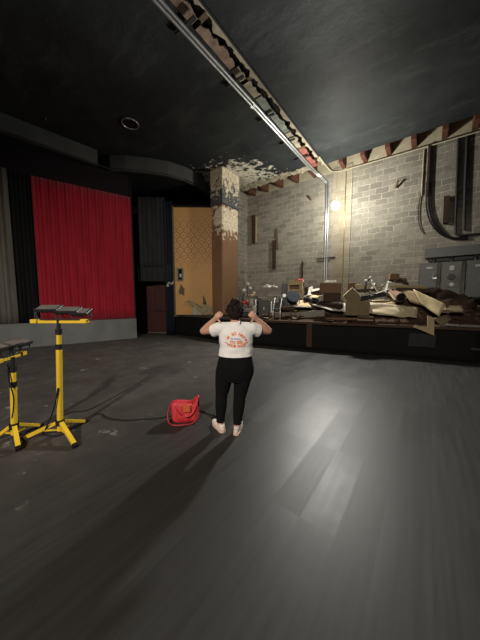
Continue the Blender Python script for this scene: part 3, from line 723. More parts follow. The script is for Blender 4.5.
for i, (B, m, lb) in enumerate([((-5.017,7.364,1.347,0.144,0.217), 'white', 'white paint can on the metal cart, left of two'), ((-4.873,7.41,1.312,0.144,0.216), 'galv', 'bare metal paint can on the metal cart, right of two'), ((-4.832,7.253,1.069,0.178,0.248), 'white', 'white tub on the floor of the stage in front of the metal cart')]):
    can('paint_can', lb, B, MT[m], 'can')
one('crumpled_paper', remesh(MB().sph((-5.13,7.529,1.674), (.16, .1, .07)).sph((-5.012,7.618,1.71), (.12, .1, .06)).sph((-5.071,7.573,1.766), (.08, .08, .07)), .02, 2), MT['card'], 'crumpled brown paper on top of the metal cart', 'paper', smooth=True)
def chair(o, w, d, h):
    for sx in (-1, 1):
        MB().tube([(sx * w / 2, -d / 2, 0), (sx * w / 2, -d / 2 + .02, h * .5), (sx * w / 2, d / 2, h)], .015).build('frame', MT['galv'], o, local=True)
    MB().box((0, 0, h * .5), (w, d * .8, .03)).build('seat', MT['dsteel'], o, local=True)
B = (-3.941,7.299,1.066,0.234,0.534)
cb('folding_chair', 'small dark folding chair with steel frame right of the black cabinet', 'chair', (B[0], B[1], DECK, B[3], B[4] + B[2] - DECK), .35, None, 20, parts=chair)
# long timbers along the front edge
stick('long_timber', 'grey-brown beam lying along the stage edge behind the arm of the person', 'timber', (-4.24,7.324,1.035), (-3.369,7.669,1.036), .16, .17, MT['taup'])
stick('long_timber', 'paler squared beam lying along the stage edge, right of the grey-brown one', 'timber', (-3.34,7.565,1.042), (-2.489,7.707,1.133), .16, .20, MT['grey'])
stick('thin_lath', 'thin pale lath lying slanted above the front beams', 'lath', (-4.098,7.557,1.185), (-3.396,7.961,1.395), .03, .03, MT['taup'])
stick('dark_plank', 'dark plank lying behind the two front beams', 'plank', (-4.035,7.73,1.233), (-2.555,8.095,1.275), .25, .10, MT['wood_d'])
stick('dark_plank', 'dark plank under the white crumpled sheet', 'plank', (-3.355,7.804,0.978), (-1.974,8.033,1.042), .22, .06, MT['wood_d'])
# machine, tub, pine box
def machine(o, w, d, h):
    MB().box((0, 0, h * .25), (w, d, h * .5)).build('base', MT['dsteel'], o, local=True, bevel=.01)
    MB().box((0, 0, h * .7), (w * .8, d * .7, h * .5)).build('head', MT['blackp'], o, local=True, bevel=.02)
    MB().cyl((0, -d * .4, h * .62), (0, -d * .6, h * .62), w * .25).build('dial', MT['galv'], o, local=True)
    MB().cyl((-w * .3, -d * .36, h * .25), (-w * .3, -d * .6, h * .25), w * .13).build('knob', MT['white'], o, local=True)
B = (-4.081,8.071,1.456,0.253,0.699)
cb('machine', 'tall dark machine with a round dial, left of the pine box', 'machine', (B[0], B[1], DECK + .05, B[3], B[2] + B[4] - DECK - .05), .28, None, 25, parts=machine)
t = thing('plastic_tub', 'dark navy plastic tub tipped on its side below the pine box', 'tub', (-3.565,7.646,1.5))
b = MB(); b.loft([(0, 0, -.16, .16, .14), (0, 0, .12, .21, .19), (0, 0, .14, .225, .205), (0, 0, .16, .225, .205)], 20); b.build('body', MT['navy'], t, local=True)
MB().tube([(.22, 0, .12), (.27, 0, 0), (.22, 0, -.08)], .012).build('handle', MT['dsteel'], t, local=True)
t.rotation_euler = (math.radians(55), math.radians(28), 0.3); t.location.z += .08
def pinebox(o, w, d, h):
    b = MB(); b.box((0, 0, h * .10), (w, d, h * .2)); b.box((0, 0, h * .80), (w, d, h * .40)); b.box((-w * .46, 0, h * .4), (w * .08, d, h * .45)); b.box((w * .40, 0, h * .4), (w * .2, d, h * .45)); b.box((0, d * .45, h * .4), (w, d * .1, h * .45))
    b.build('body', MT['wood_l'], o, local=True)
    MB().box((-w * .06, 0, h * .36), (w * .7, d * .85, h * .30)).build('drawer', MT['wood_m'], o, local=True)
B = (-3.719,8.219,1.831,0.48,0.371)
cb('pine_box', 'pale yellow pine box with a dark slot, upright behind the navy tub', 'box', B, .35, None, 20, parts=pinebox)
cb('wooden_crate', 'brown crate that carries the pale pine box', 'crate', (B[0] + .06, B[1] + .1, DECK + .1, .40, B[2] - DECK - .1), .36, MT['wood_l'], 20)
one('red_tool', MB().rc((-3.786,8.294,2.237), (-3.585,8.445,2.244), .035, .05).rc((-3.571,8.456,2.244), (-3.519,8.433,2.064), .05, .035), MT['redp'], 'red plastic tool lying on top of the pine box', 'tool', smooth=True)
B = (-3.301,8.158,1.806,0.121,0.171)
cb('small_block', 'small dark block between the pine box and the white boards', 'block', (B[0], B[1], DECK + .2, B[3], B[2] + B[4] - DECK - .2), .12, MT['wood_d'])
for i, (pts, m, lb, cat) in enumerate([
 (((-3.346,7.999,1.634), (-3.092,8.066,1.701), (-3.18,8.375,1.878), (-3.401,8.208,1.826)), 'white', 'white foam board piece next to the pine box', 'board'),
 (((-3.251,8.197,1.772), (-3.048,8.224,1.702), (-3.22,8.471,2.021), (-3.317,8.397,1.951)), 'white', 'upright torn white piece right of the pine box', 'board'),
 (((-3.132,8.161,1.804), (-2.688,8.245,1.914), (-2.849,8.626,1.982), (-3.208,8.354,1.895)), 'white', 'thin white board pointing at the dark brown box', 'board'),
 (((-3.106,7.93,1.6), (-2.693,7.991,1.616), (-2.831,8.388,1.736), (-3.13,8.163,1.719)), 'wood_l', 'cream board lying in front of the thin white one', 'board'),
 (((-3.415,7.446,1.308), (-2.872,7.605,1.299), (-3.184,7.871,1.5), (-3.412,7.824,1.533)), 'card', 'tan cardboard flap beside the navy tub', 'cardboard'),
 (((-3.382,7.371,1.343), (-2.843,7.527,1.318), (-2.843,7.527,1.293), (-3.381,7.371,1.314)), 'white', 'pale strip along the foot of the tan cardboard flap', 'strip'),
 (((-2.874,7.604,1.394), (-2.098,7.689,1.284), (-2.019,7.623,1.184), (-2.387,7.471,1.269)), 'white', 'crumpled white sheet in front of the brown rug roll', 'sheet'),
 (((-3.298,7.66,1.188), (-2.481,7.775,1.161), (-2.612,8.178,1.205), (-3.462,8.037,1.237)), 'grey', 'grey board lying flat behind the paler squared beam', 'board'),
 (((-2.194,7.616,1.269), (-1.839,7.696,1.172), (-1.935,7.937,1.417), (-2.112,7.929,1.508)), 'white', 'crumpled pale paper left of the house-shaped cardboard box', 'paper')]):
    flat('loose_' + cat, lb, cat, pts, MT[m], .03, .014, i + 30, nu=6, nv=4, rag=.02)
one('dark_roll', MB().rc((-3.185,7.87,1.55), (-2.864,7.924,1.502), .085, .085), MT['blackp'], 'short black roll lying below the thin white boards', 'roll', smooth=True)
# brown box with white parcel
B = (-2.462,8.04,1.76,0.64,0.286)
def bbox(o, w, d, h):
    MB().box((0, 0, h / 2), (w, d, h)).build('body', MT['wood_m'], o, local=True, bevel=.01)
    MB().box((0, 0, h + .008), (w * 1.03, d * 1.03, .02)).build('lid', MT['card_d'], o, local=True)
cb('brown_box', 'dark brown box with the white parcel on it, left of the house-shaped carton', 'box', B, .45, None, 18, roll=2, parts=bbox)
B2 = (-2.389,8.033,1.552,0.51,0.2)
cb('brown_box', 'dark brown box underneath, carrying the one with the white parcel', 'box', (B2[0], B2[1], DECK + .2, B2[3], B[2] - DECK - .2), .4, MT['wood_d'], 18)
cb('white_parcel', 'flat white parcel on top of the dark brown box', 'parcel', (-2.455,8.046,2.052,0.352,0.088), .25, MT['white'], 18, bevel=.02)
stick('dark_plank', 'dark plank end sticking out left of the dark brown box', 'plank', (-2.967,7.91,1.764), (-2.613,7.926,1.807), .12, .10, MT['wood_d'])
one('rug_roll', MB().rc((-2.647,7.776,1.41), (-2.076,7.705,1.36), .10, .12), MT['rug'], 'dark brown rolled rug in front of the brown boxes', 'rug', smooth=True)
# house-shaped carton
B = (-1.613,7.867,1.098,0.607,0.414)
def carton(o, w, d, h):
    b = MB(); b.box((0, -d / 2, h / 2), (w, .012, h)); b.box((0, d / 2, h / 2), (w, .012, h)); b.box((-w / 2, 0, h / 2), (.012, d, h)); b.box((w / 2, 0, h / 2), (.012, d, h)); b.box((0, 0, .008), (w, d, .014))
    b.build('body', MT['card_d'], o, local=True)
    MB().prism([(-w * .5, -d / 2, h), (w * .10, -d / 2, h), (w * .10, -d * .44, h + .15), (-w * .25, -d * .36, h + .37), (-w * .62, -d * .44, h + .14)], (0, .012, 0)).build('flap', MT['card_d'], o, local=True)
    MB().beam((-w * .64, -d * .5, h + .13), (-w * .25, -d * .40, h + .385), .05, .02).build('flap_edge', MT['paper'], o, local=True)
    MB().beam((-w * .25, -d * .40, h + .385), (w * .14, -d * .5, h + .13), .05, .02).build('flap_edge', MT['paper'], o, local=True)
    MB().sheet([(-w * .5, d / 2, h), (w * .5, d / 2, h), (w * .6, d * .8, h + .12), (-w * .5, d * .8, h + .15)], 4, 3, .02, .01).build('flap', MT['card'], o, local=True)
cb('cardboard_carton', 'open tan cardboard carton whose flaps stand up like a small roof', 'carton', B, .42, None, 16, parts=carton)
B = (-1.989,8.774,1.898,0.232,0.197)
cb('brown_block', 'brown block standing behind the roof-like flaps of the carton', 'block', (B[0], B[1], DECK + .35, B[3], B[2] + B[4] - DECK - .35), .2, MT['wood_m'])
stick('cream_batten', 'cream batten lying right of the brown block against the wall side', 'batten', (-1.873,8.736,2.008), (-1.469,8.791,1.966), .08, .08, MT['wood_l'])
stick('dark_timber', 'dark beam behind the carton, upper of two', 'beam', (-1.773,8.436,1.821), (-1.237,8.59,1.845), .12, .10, MT['wood_d'])
stick('dark_timber', 'dark beam right of the carton, lower of two', 'beam', (-1.578,8.081,1.585), (-0.97,8.415,1.718), .14, .13, MT['blackp'])
stick('pale_lath', 'pale lath lying along the two dark beams', 'lath', (-1.677,8.132,1.721), (-1.199,8.368,1.705), .04, .03, MT['paper'])
stick('pale_lath', 'pale lath rising toward the clamp lamp', 'lath', (-1.323,8.149,1.659), (-0.888,8.54,1.867), .06, .02, MT['white'])
# clamp lamp
q = Vector((-1.526,8.747,2.14))
t = thing('clamp_lamp', 'small clamp lamp with two pale knobs sticking up from the heap', 'lamp', q)
MB().sph(q + Vector((-.02, 0, 0)), .06, 2).sph(q + Vector((.10, 0, .10)), .05, 2).build('knob', MT['white'], t, smooth=True)
MB().rc(q, q + Vector((.10, 0, .10)), .03, .03).rc(q + Vector((-.02, 0, 0)), q + Vector((-.05, 0, -.35)), .035, .03).build('stem', MT['dsteel'], t, smooth=True)
MB().rc(q + Vector((.1, 0, .08)), q + Vector((.32, .05, -.35)), .03, .02).build('arm', MT['galv'], t, smooth=True)
ST = [((370, 291, 374, 282), 'pale', .05), ((372, 283, 378, 292), 'pale', .05), ((377, 293, 383, 285), 'brown', .05), ((382, 285, 386, 291), 'pale', .06), ((385, 292, 388, 283), 'pale', .06), ((374, 289, 384, 286), 'dark', .04), ((378, 296, 390, 292), 'dark', .05)]
W = ['first from the left', 'second from the left', 'third from the left', 'fourth from the left', 'last on the right', 'lying across the others', 'lying at their foot']
PA = [(-1.382,8.48,1.784), (-1.387,8.602,2.096), (-1.191,8.499,1.721), (-1.104,8.753,2.031), (-0.985,8.529,1.75), (-1.287,8.552,1.876), (-1.134,8.292,1.659)]
PB = [(-1.286,8.678,2.065), (-1.17,8.515,1.782), (-1.086,8.829,2.019), (-0.975,8.662,1.782), (-0.952,8.805,2.074), (-1.045,8.734,1.968), (-0.82,8.403,1.775)]
for i, (q, c, w) in enumerate(ST):
    stick('broken_slat', c + ' broken slat in the jumble by the clamp lamp, ' + W[i], 'slat', PA[i], PB[i], w, .02, MT[{'pale': 'white', 'brown': 'wood_m', 'dark': 'wood_d'}[c]], 'broken slats right of the clamp lamp')
# big sheets on the front of the heap
flat('kraft_sheet', 'large wrinkled tan paper sheet draped over the front of the heap', 'paper', ((-1.286,7.738,1.161), (-0.158,8.026,1.07), (-0.156,8.253,1.356), (-1.289,7.986,1.484)), MT['paper'], .05, .006, 5, nu=16, nv=8, rag=.05, freq=3)
flat('kraft_sheet', 'narrow tan paper sheet folded above the large wrinkled one', 'paper', ((-1.296,8.044,1.425), (-0.664,8.208,1.445), (-0.821,8.527,1.556), (-1.306,8.412,1.539)), MT['tan'], .03, .008, 6, nu=8, nv=5, rag=.02)
t = thing('cardboard_tube', 'orange-brown cardboard tube with a dark open end on the heap', 'tube', (-0.615,8.37,1.657))
a, c = Vector((-0.835,8.58,1.734)), Vector((-0.551,8.168,1.614))
MB().cyl(a, c, .135, .135, 24).build('tube', MT['wood_m'], t, smooth=False)
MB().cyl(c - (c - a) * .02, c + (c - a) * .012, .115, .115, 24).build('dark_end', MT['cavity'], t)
stick('pale_lath', 'pale lath leaning on the orange-brown cardboard tube', 'lath', (-0.848,8.194,1.771), (-0.676,8.011,1.545), .06, .02, MT['paper'])
stick('tan_plank', 'long tan plank lying across the top of the heap', 'plank', (-0.862,8.496,1.953), (0.011,8.53,1.888), .18, .07, MT['tan'])
flat('pale_slab', 'pale slab under the dark slab at the top of the heap', 'slab', ((-0.951,8.555,2.077), (-0.571,8.529,2.018), (-0.478,8.912,2.165), (-0.943,8.937,2.158)), MT['white'], .02, .03, 9, nu=5, nv=4)
cb('dark_slab', 'dark brown box at the very top of the heap', 'box', (-0.82,8.717,2.139,0.241,0.179), .3, MT['wood_m'], 20, roll=4)
flat('dark_slab', 'dark brown slab right of the topmost box on the heap', 'slab', ((-0.77,8.504,2.11), (-0.406,8.591,2), (-0.503,8.893,2.195), (-0.752,8.83,2.218)), MT['wood_d'], .02, .05, 12, nu=5, nv=4)
stick('dark_timber', 'dark beam under the long tan plank', 'beam', (-0.707,8.489,1.847), (0.083,8.584,1.792), .2, .10, MT['wood_d'])
flat('cardboard_sheet', 'pale cardboard sheet slanting on the heap, behind the largest one', 'cardboard', ((-0.342,8.263,1.49), (-0.026,8.188,1.387), (-0.135,8.394,1.764), (-0.555,8.415,1.842)), MT['tan'], .02, .012, 21, nu=6, nv=4, rag=.015)
flat('cardboard_sheet', 'largest tan cardboard sheet sliding down the right of the heap', 'cardboard', ((-0.092,8.076,1.442), (0.291,7.926,1.136), (0.421,8.188,1.447), (-0.292,8.238,1.845)), MT['bright'], .03, .014, 22, nu=10, nv=5, rag=.015)
flat('cardboard_sheet', 'tan cardboard sheet lying right of the largest one', 'cardboard', ((0.228,8.067,1.267), (0.486,8.074,1.224), (0.439,8.476,1.402), (0.096,8.531,1.545)), MT['tan'], .03, .012, 23, nu=6, nv=4, rag=.02)
flat('cardboard_sheet', 'triangular brown cardboard piece at the right of the stage edge', 'cardboard', ((0.175,7.964,1.09), (0.366,7.983,0.883), (0.556,8.127,1.073), (0.5,8.272,1.189)), MT['card_d'], .01, .012, 24, nu=4, nv=3)
flat('cardboard_sheet', 'dark brown cardboard flap on the right of the heap under the tarp', 'cardboard', ((0.388,8.062,1.247), (0.812,8.195,1.255), (0.766,8.598,1.392), (0.316,8.509,1.412)), MT['card_d'], .03, .012, 25, nu=6, nv=4, rag=.02)
# L-shaped cardboard over the edge
b = MB(); b.prism([(0.059,7.864,1.155), (0.203,7.885,1.097), (0.218,7.871,0.653), (-0.214,7.758,0.85), (-0.164,7.784,0.89), (0.075,7.864,0.861)], (-.008, .010, 0))
one('cardboard_corner', b, MT['card'], 'L-shaped tan cardboard hanging down over the front edge of the stage', 'cardboard')
# dark tarp mound at the right
b = MB()
for (q, r) in [((0.137,9.126,1.745), (.22, .3, .18)), ((0.372,9.178,1.629), (.36, .35, .22)), ((0.601,9.226,1.515), (.36, .35, .22)), ((0.812,9.134,1.407), (.32, .3, .18)), ((-0.006,9.018,1.818), (.16, .2, .10)), ((0.45,9.112,1.373), (.5, .4, .22))]: b.sph(q, r, 3)
b = remesh(b, .04, 4)
for v in b.bm.verts: v.co += Vector((noise.noise(v.co * 3), noise.noise(v.co * 3 + Vector((5, 0, 0))), noise.noise(v.co * 4))) * .07
one('dark_tarp', b, MT['rug'], 'dark brown tarp bunched up at the right end of the heap before the switch boxes', 'tarp', smooth=True)
for i, (q, r, lb) in enumerate([((1.018,9.791,1.483), .14, 'left one'), ((1.192,10.048,1.57), .17, 'right one')]):
    q = Vector(q); b = MB()
    for k in range(4): b.tube([q + Vector((math.cos(a * PI / 5 + k) * r * (1 + .1 * k), math.sin(a * PI / 5 + k) * r * .9, .03 * k - .05 + .05 * math.sin(a + k))) for a in range(11)], .018, 6, 2)
    one('cable_coil', b, MT['rubber'], 'tangled black cable coil at the right end of the stage, ' + lb, 'cable', 'cable coils by the switch boxes')
one('pale_scrap', MB().sph((0.781,9.989,1.646), (.10, .07, .04)), MT['white'], 'pale flat scrap below the middle switch box', 'scrap', smooth=True)
one('pale_scrap', MB().sph((0.995,9.398,1.53), (.07, .05, .035)), MT['white'], 'pale flat scrap in front of the left cable coil', 'scrap', smooth=True)
# low red-brown crate at the stage edge
def lowcrate(o, w, d, h):
    MB().box((0, 0, h * .5), (w, d, h)).build('body', MT['redbrown'], o, local=True)
    for z in (.25, .9): MB().box((0, -d / 2 - .006, h * z), (w, .012, h * .16)).build('slat', MT['paper'], o, local=True)
cb('low_crate', 'low reddish crate with two pale slats at the front edge, below the carton', 'crate', (-1.398,7.967,0.924,0.412,0.154), .25, None, 13.5, parts=lowcrate)
stick('front_plank', 'grey plank lying along the stage edge at the far right', 'plank', (0.41,8.142,0.923), (1.319,8.39,0.9), .12, .05, MT['grey'])
stick('front_plank', 'brown plank lying along the stage edge under the house-shaped carton', 'plank', (-2.428,7.628,0.969), (-1.562,7.843,0.989), .10, .06, MT['wood_m'])

# ------------------------------------------------------------------ yellow light stands
def light_stand(label, base, hub, barz, barA, barB, feet, heads, tilt, lean):
    t = thing('light_stand', label, 'light stand', (base[0], base[1], 0)); bx, by = base; ln = Vector((.8 * lean, .6 * lean, 0))
    def ax(z): return Vector((bx, by, z)) + ln * ((z - hub) / (barz - hub))
    MB().cyl(ax(hub - .10), ax(barz - .30), .030, .030, 20).build('pole', MT['yellow'], t)
    MB().cyl(ax(barz - .31), ax(barz - .08), .024, .024, 20).build('inner_pole', MT['yellow'], t)
    for z in (barz - .31, barz - .14): MB().cyl(ax(z), ax(z + .06), .033, .033, 20).build('collar', MT['blackp'], t)
    MB().cyl(ax(barz - .09), ax(barz + .02), .02).build('swivel', MT['blackp'], t)
    MB().cyl((bx, by, hub - .03), (bx, by, hub + .03), .046).build('hub', MT['blackp'], t)
    for f in feet:
        f = Vector((*f, .022)); c = Vector((bx, by, hub)); d = (f - c); d2 = Vector((d.x, d.y, 0)).normalized()
        lg = MB().beam(c + d2 * .03, f, .042, .036).build('leg', MT['yellow'], t, bevel=.004)
        MB().beam(f - d.normalized() * .015, f + d.normalized() * .03, .05, .042).build('rubber_foot', MT['rubber'], lg)
        MB().beam(c + Vector((0, 0, -.09)) + d2 * .03, c + d * .55, .018, .012).build('brace', MT['yellow'], lg)
    A, B = Vector((*barA, barz)), Vector((*barB, barz)); D = (B - A).normalized()
    MB().beam(A, B, .03, .03).build('crossbar', MT['yellow'], t, bevel=.003)
    for e in (A, B): MB().box(e + Vector((0, 0, .008)), (.07, .07, .045), (0, 0, math.atan2(D.y, D.x))).build('clamp', MT['yellow'], t, bevel=.006)
    face = Vector((D.y, -D.x, 0))
    for (s, w, dz) in heads:
        c = A + (B - A) * s + Vector((0, 0, dz)); hm = Matrix.Translation(c) @ Matrix((D, -face, Vector((0, 0, 1)))).transposed().to_4x4() @ Matrix.Rotation(math.radians(tilt), 4, 'X')
        def tb(mb): mb._xf(mb.bm.verts, hm); return mb
        hd = tb(MB().box((0, 0, 0), (w, .03, .13))).build('floodlight', MT['blackp'], t, bevel=.008)
        tb(MB().box((0, -.017, 0), (w - .04, .006, .095))).build('lens', MT['glass'], hd)
        for k in range(5): tb(MB().box((-w * .36 + k * w * .18, .022, 0), (.012, .02, .11))).build('fin', MT['blackp'], hd)
        MB().tube([c - D * (w / 2 + .015), c - D * (w / 2 + .015) + Vector((0, 0, -dz * .7)), A + (B - A) * s + Vector((0, 0, .02)) - D * .02, A + (B - A) * s + Vector((0, 0, .02)) + D * .02, c + D * (w / 2 + .015) + Vector((0, 0, -dz * .7)), c + D * (w / 2 + .015)], .008, 6, 3).build('bracket', MT['dsteel'], hd)
    MB().tube([A + Vector((0, 0, .01)), A + Vector((.0, 0, .15))], .01).build('grip', MT['blackp'], t)
    return t
light_stand('tall yellow tripod work-light stand with three dark lamp heads, nearer the red bag', (-3.30, .915), .17, 1.335, (-3.46, .795), (-3.02, 1.127),
    [(-3.54, .63), (-2.93, .93), (-3.41, 1.21)], [(.29, .25, .15), (.68, .26, .13), (.94, .19, .11)], -66, .06)
light_stand('short yellow tripod work-light stand at the left edge of the photo', (-3.62, .575), .17, .93, (-3.56,0.48,0.93)[:2], (-3.83,0.73,0.93)[:2],
    [(-3.35, .55), (-3.75, .83), (-3.80, .44)], [(.1, .26, .15), (.55, .26, .15), (1.0, .24, .14)], -70, .05)
one('power_cable', MB().tube([(-3.251,0.903,0.59), (-3.264,0.881,0.455), (-3.297,0.844,0.296), (-3.36,0.796,0.13), (-3.49,0.8,0.01), (-3.31,0.89,0.01), (-3.35,1.02,0.01), (-3.39,1.17,0.01), (-3.52,1.37,0.01), (-3.47,1.44,0.01), (-3.29,1.44,0.01), (-3.05,1.55,0.01), (-2.92,1.68,0.01), (-2.74,1.86,0.01), (-2.61,2.09,0.01), (-2.46,2.32,0.01), (-2.34,2.33,0.01), (-2.24,2.33,0.01)], .007, 8),
    MT['rubber'], 'thin black power cable running from the tall light stand behind the red bag', 'cable')
one('power_cable', MB().tube([(-3.64,0.8,0.01), (-3.82,1.04,0.01), (-3.87,1.22,0.01), (-3.76,1.38,0.01), (-3.9,1.75,0.01), (-4.17,2.33,0.01), (-4.48,2.83,0.01)], .006, 8), MT['rubber'], 'thin black cable running away from the stands toward the gold panel', 'cable')
one('power_cable', MB().tube([(-3.572,0.561,0.888), (-3.561,0.556,0.714), (-3.527,0.575,0.536), (-3.536,0.569,0.401), (-3.557,0.553,0.287)], .007, 8), MT['rubber'], 'black cable hanging down the pole of the short light stand', 'cable')
one('plug', MB().cyl((-2.22,2.33,0.02), (-2.16,2.32,0.02), .018, .014), MT['rubber'], 'black plug at the end of the cable left of the shoes', 'plug')
# ------------------------------------------------------------------ red bag
bc = (-2.46,2.05,0)
t = thing('handbag', 'slouchy red nylon handbag with an orange patch standing on the floor', 'bag', (bc[0], bc[1], 0), math.radians(46))
out = [(-.155, .03), (-.10, .005), (.0, .0), (.10, .01), (.165, .03), (.175, .12), (.165, .22), (.178, .315), (.145, .262), (.08, .238), (.0, .248), (-.09, .262), (-.15, .255), (-.172, .22), (-.165, .12)]
b = MB(); R_ = []
for y, s in ((-.085, .72), (-.075, .9), (-.045, 1.0), (0, 1.02), (.045, 1.0), (.075, .9), (.085, .72)):
    R_.append([b.bm.verts.new((x * s, y * (1.25 - 1.6 * z), .125 + (z - .125) * (s if z > .2 else 1))) for x, z in out])
n = len(out)
for a, c in zip(R_, R_[1:]):
    for k in range(n): b.bm.faces.new((a[k], a[(k + 1) % n], c[(k + 1) % n], c[k]))
b.bm.faces.new(R_[0]); b.bm.faces.new(R_[-1][::-1])
bmesh.ops.triangulate(b.bm, faces=[f for f in b.bm.faces if len(f.verts) > 4])
bmesh.ops.subdivide_edges(b.bm, edges=b.bm.edges[:], cuts=2, use_grid_fill=True, smooth=.3)
for v in b.bm.verts: v.co += Vector((0, noise.noise(v.co * 14) * .012, 0)); v.co.z = max(.002, v.co.z)
b.build('body', MT['bag'], t, local=True, smooth=True)
MB().box((.03, -.098, .185), (.092, .008, .085), (-.18, 0, .03)).build('patch', MT['patch'], t, local=True, bevel=.003)
MB().tube([(-.16, -.05, .24), (-.10, -.10, .17), (-.03, -.122, .10), (.05, -.125, .095), (.12, -.105, .15), (.165, -.05, .27)], .009, 6).build('handle', MT['bag'], t, local=True, smooth=True)
MB().tube([(-.165, 0, .25), (-.21, -.03, .14), (-.20, -.09, .03), (-.13, -.16, .012), (.0, -.17, .012), (.10, -.15, .012), (.165, -.08, .05), (.178, -.01, .16), (.175, 0, .29)], .012, 6).build('shoulder_strap', MT['bagd'], t, local=True, smooth=True)
MB().tube([(-.14, -.02, .262), (-.05, -.03, .253), (.04, -.03, .246), (.13, -.02, .255)], .006, 6).build('zip', MT['bagd'], t, local=True)
MB().tube([(.1, -.07, .24), (.12, -.04, .18), (.14, .0, .12)], .008, 6).build('strap_end', MT['rubber'], t, local=True)

# ------------------------------------------------------------------ person
per = thing('person', 'person in a white printed shirt and black leggings pointing both thumbs at their own back', 'person', (-1.845, 2.193, 0), math.radians(38))
V = Vector
def nrm(v): return Vector(v).normalized()
JL = dict(sh=V((-.085, -.005, 1.248)), el=V((-.292, .11, 1.198)), hd=V((-.115, -.03, 1.385)))
JR = dict(sh=V((.285, -.005, 1.248)), el=V((.500, .11, 1.198)), hd=V((.312, -.03, 1.388)))
NECK = V((.097, .0, 1.318)); HEAD = V((.094, .035, 1.428))
hips = [(0.092, .0, 0.62, .175, .11), (0.092, -.005, 0.7, .205, .135), (0.09, -.012, 0.78, .212, .142), (0.092, .0, 0.88, .19, .125), (0.095, .005, 0.97, .172, .112)]
chest = [(0.095, .005, 0.96, .172, .112), (0.098, .0, 1.05, .172, .115), (0.1, -.002, 1.114, .178, .118), (0.1, -.004, 1.184, .178, .112), (0.1, -.004, 1.244, .165, .092), (0.099, -.002, 1.289, .115, .068), (0.098, 0, 1.324, .058, .055)]
legs = [  # hip, knee, ankle
 (V((-.027, -.005, .74)), V((-.072, .02, .43)), V((-.088, .0, .10))),
 (V((.197, -.005, .74)), V((.146, -.01, .42)), V((.118, -.050, .10)))]
def legcones(b, g, lo=0):
    for h, k, a in legs:
        b.rc(h, h.lerp(k, .5), .108 + g, .093 + g); b.rc(h.lerp(k, .5), k, .093 + g, .068 + g)
        c = k.lerp(a, .35) + V((0, -.012, 0)); b.rc(k, c, .068 + g, .066 + g); b.rc(c, a, .066 + g, .044 + g)
b = MB()
b.loft(hips + chest[1:], 32); legcones(b, -.006)
for (h, k, a), d in zip(legs, (V((-.09, .13, 0)), V((.03, .16, 0)))):   # feet inside the shoes
    b.rc(a, a + V((0, -.015, -.05)), .04, .034); b.rc(a + V((0, -.01, -.055)), a + d + V((0, 0, -.068)), .032, .022)
b.rc(NECK + V((0, 0, -.05)), NECK + V((0, .02, .06)), .058, .052)
# head: skull, jaw, nose, ears, brow, lips
b.sph(HEAD + V((0, -.01, .02)), (.076, .092, .088), 3); b.sph(HEAD + V((0, .035, -.045)), (.056, .058, .062), 3)
b.rc(HEAD + V((0, .082, .005)), HEAD + V((0, .108, -.025)), .010, .014); b.sph(HEAD + V((0, .078, -.062)), (.026, .018, .014), 2)
b.rc(HEAD + V((-.04, .074, .022)), HEAD + V((.04, .074, .022)), .012, .012)
for s in (-1, 1): b.sph(HEAD + V((s * .078, .0, -.01)), (.012, .022, .032), 2)
for J, s in ((JL, 1), (JR, -1)):
    sh, el, hd = J['sh'], J['el'], J['hd']
    b.rc(V((.099, 0, 1.272)), sh, .06, .064); b.rc(sh, el, .062, .047); d = (hd - el).normalized()
    wr = hd - d * .05; b.rc(el, el.lerp(wr, .4), .046, .043); b.rc(el.lerp(wr, .4), wr, .043, .027)
    # fist: palm, four curled fingers, thumb reaching down towards the back
    t_ = (V((.099 - s * .10, -.10, 1.285)) - hd); t_ = (t_ - d * t_.dot(d)).normalized()
    n_ = d.cross(t_); n_ = n_ if n_.x * s > 0 else -n_
    b.sph(hd, 1, 2, (Matrix((d * .042, t_ * .042, n_ * .022)).transposed()).to_4x4()); b.rc(wr, hd, .027, .026)
    for i, ln in enumerate((.030, .034, .032, .026)):
        k = hd + d * .036 + t_ * (.027 - .018 * i); p1 = k + d * (ln * .5) + n_ * ln * .9; p2 = p1 - d * ln * 1.0 + n_ * .010; p3 = p2 - d * .014 - n_ * .016
        b.rc(k, p1, .0105, .010); b.rc(p1, p2, .010, .009); b.rc(p2, p3, .009, .008)
    q0 = hd - d * .018 + t_ * .026; q1 = q0 + t_ * .034 + d * .004; q2 = q1 + t_ * .034 + d * .010
    b.rc(q0, q1, .0125, .011); b.rc(q1, q2, .011, .0085)
remesh(b, .0065, 4).build('body', MT['skin'], per, local=True, smooth=True)
for s in (-1, 1): MB().sph(HEAD + V((s * .032, .073, .003)), .011, 2).build('eye', MT['eye'], per, local=True, smooth=True)

# leggings
b = MB(); b.loft([(x + .005, y, z, rx + .013, ry + .010) for x, y, z, rx, ry in hips] + [(.095, .005, 1.01, .178, .118)], 32); legcones(b, .006)
b.sph((.02, -.07, .80), (.105, .085, .10), 3); b.sph((.165, -.07, .80), (.105, .085, .10), 3)
b = remesh(b, .009, 5); cut(b, (0, 0, .105), (0, 0, -1)); cut(b, (0, 0, .985), (0, 0, 1))
lg = b.build('leggings', MT['legging'], per, local=True, smooth=True)

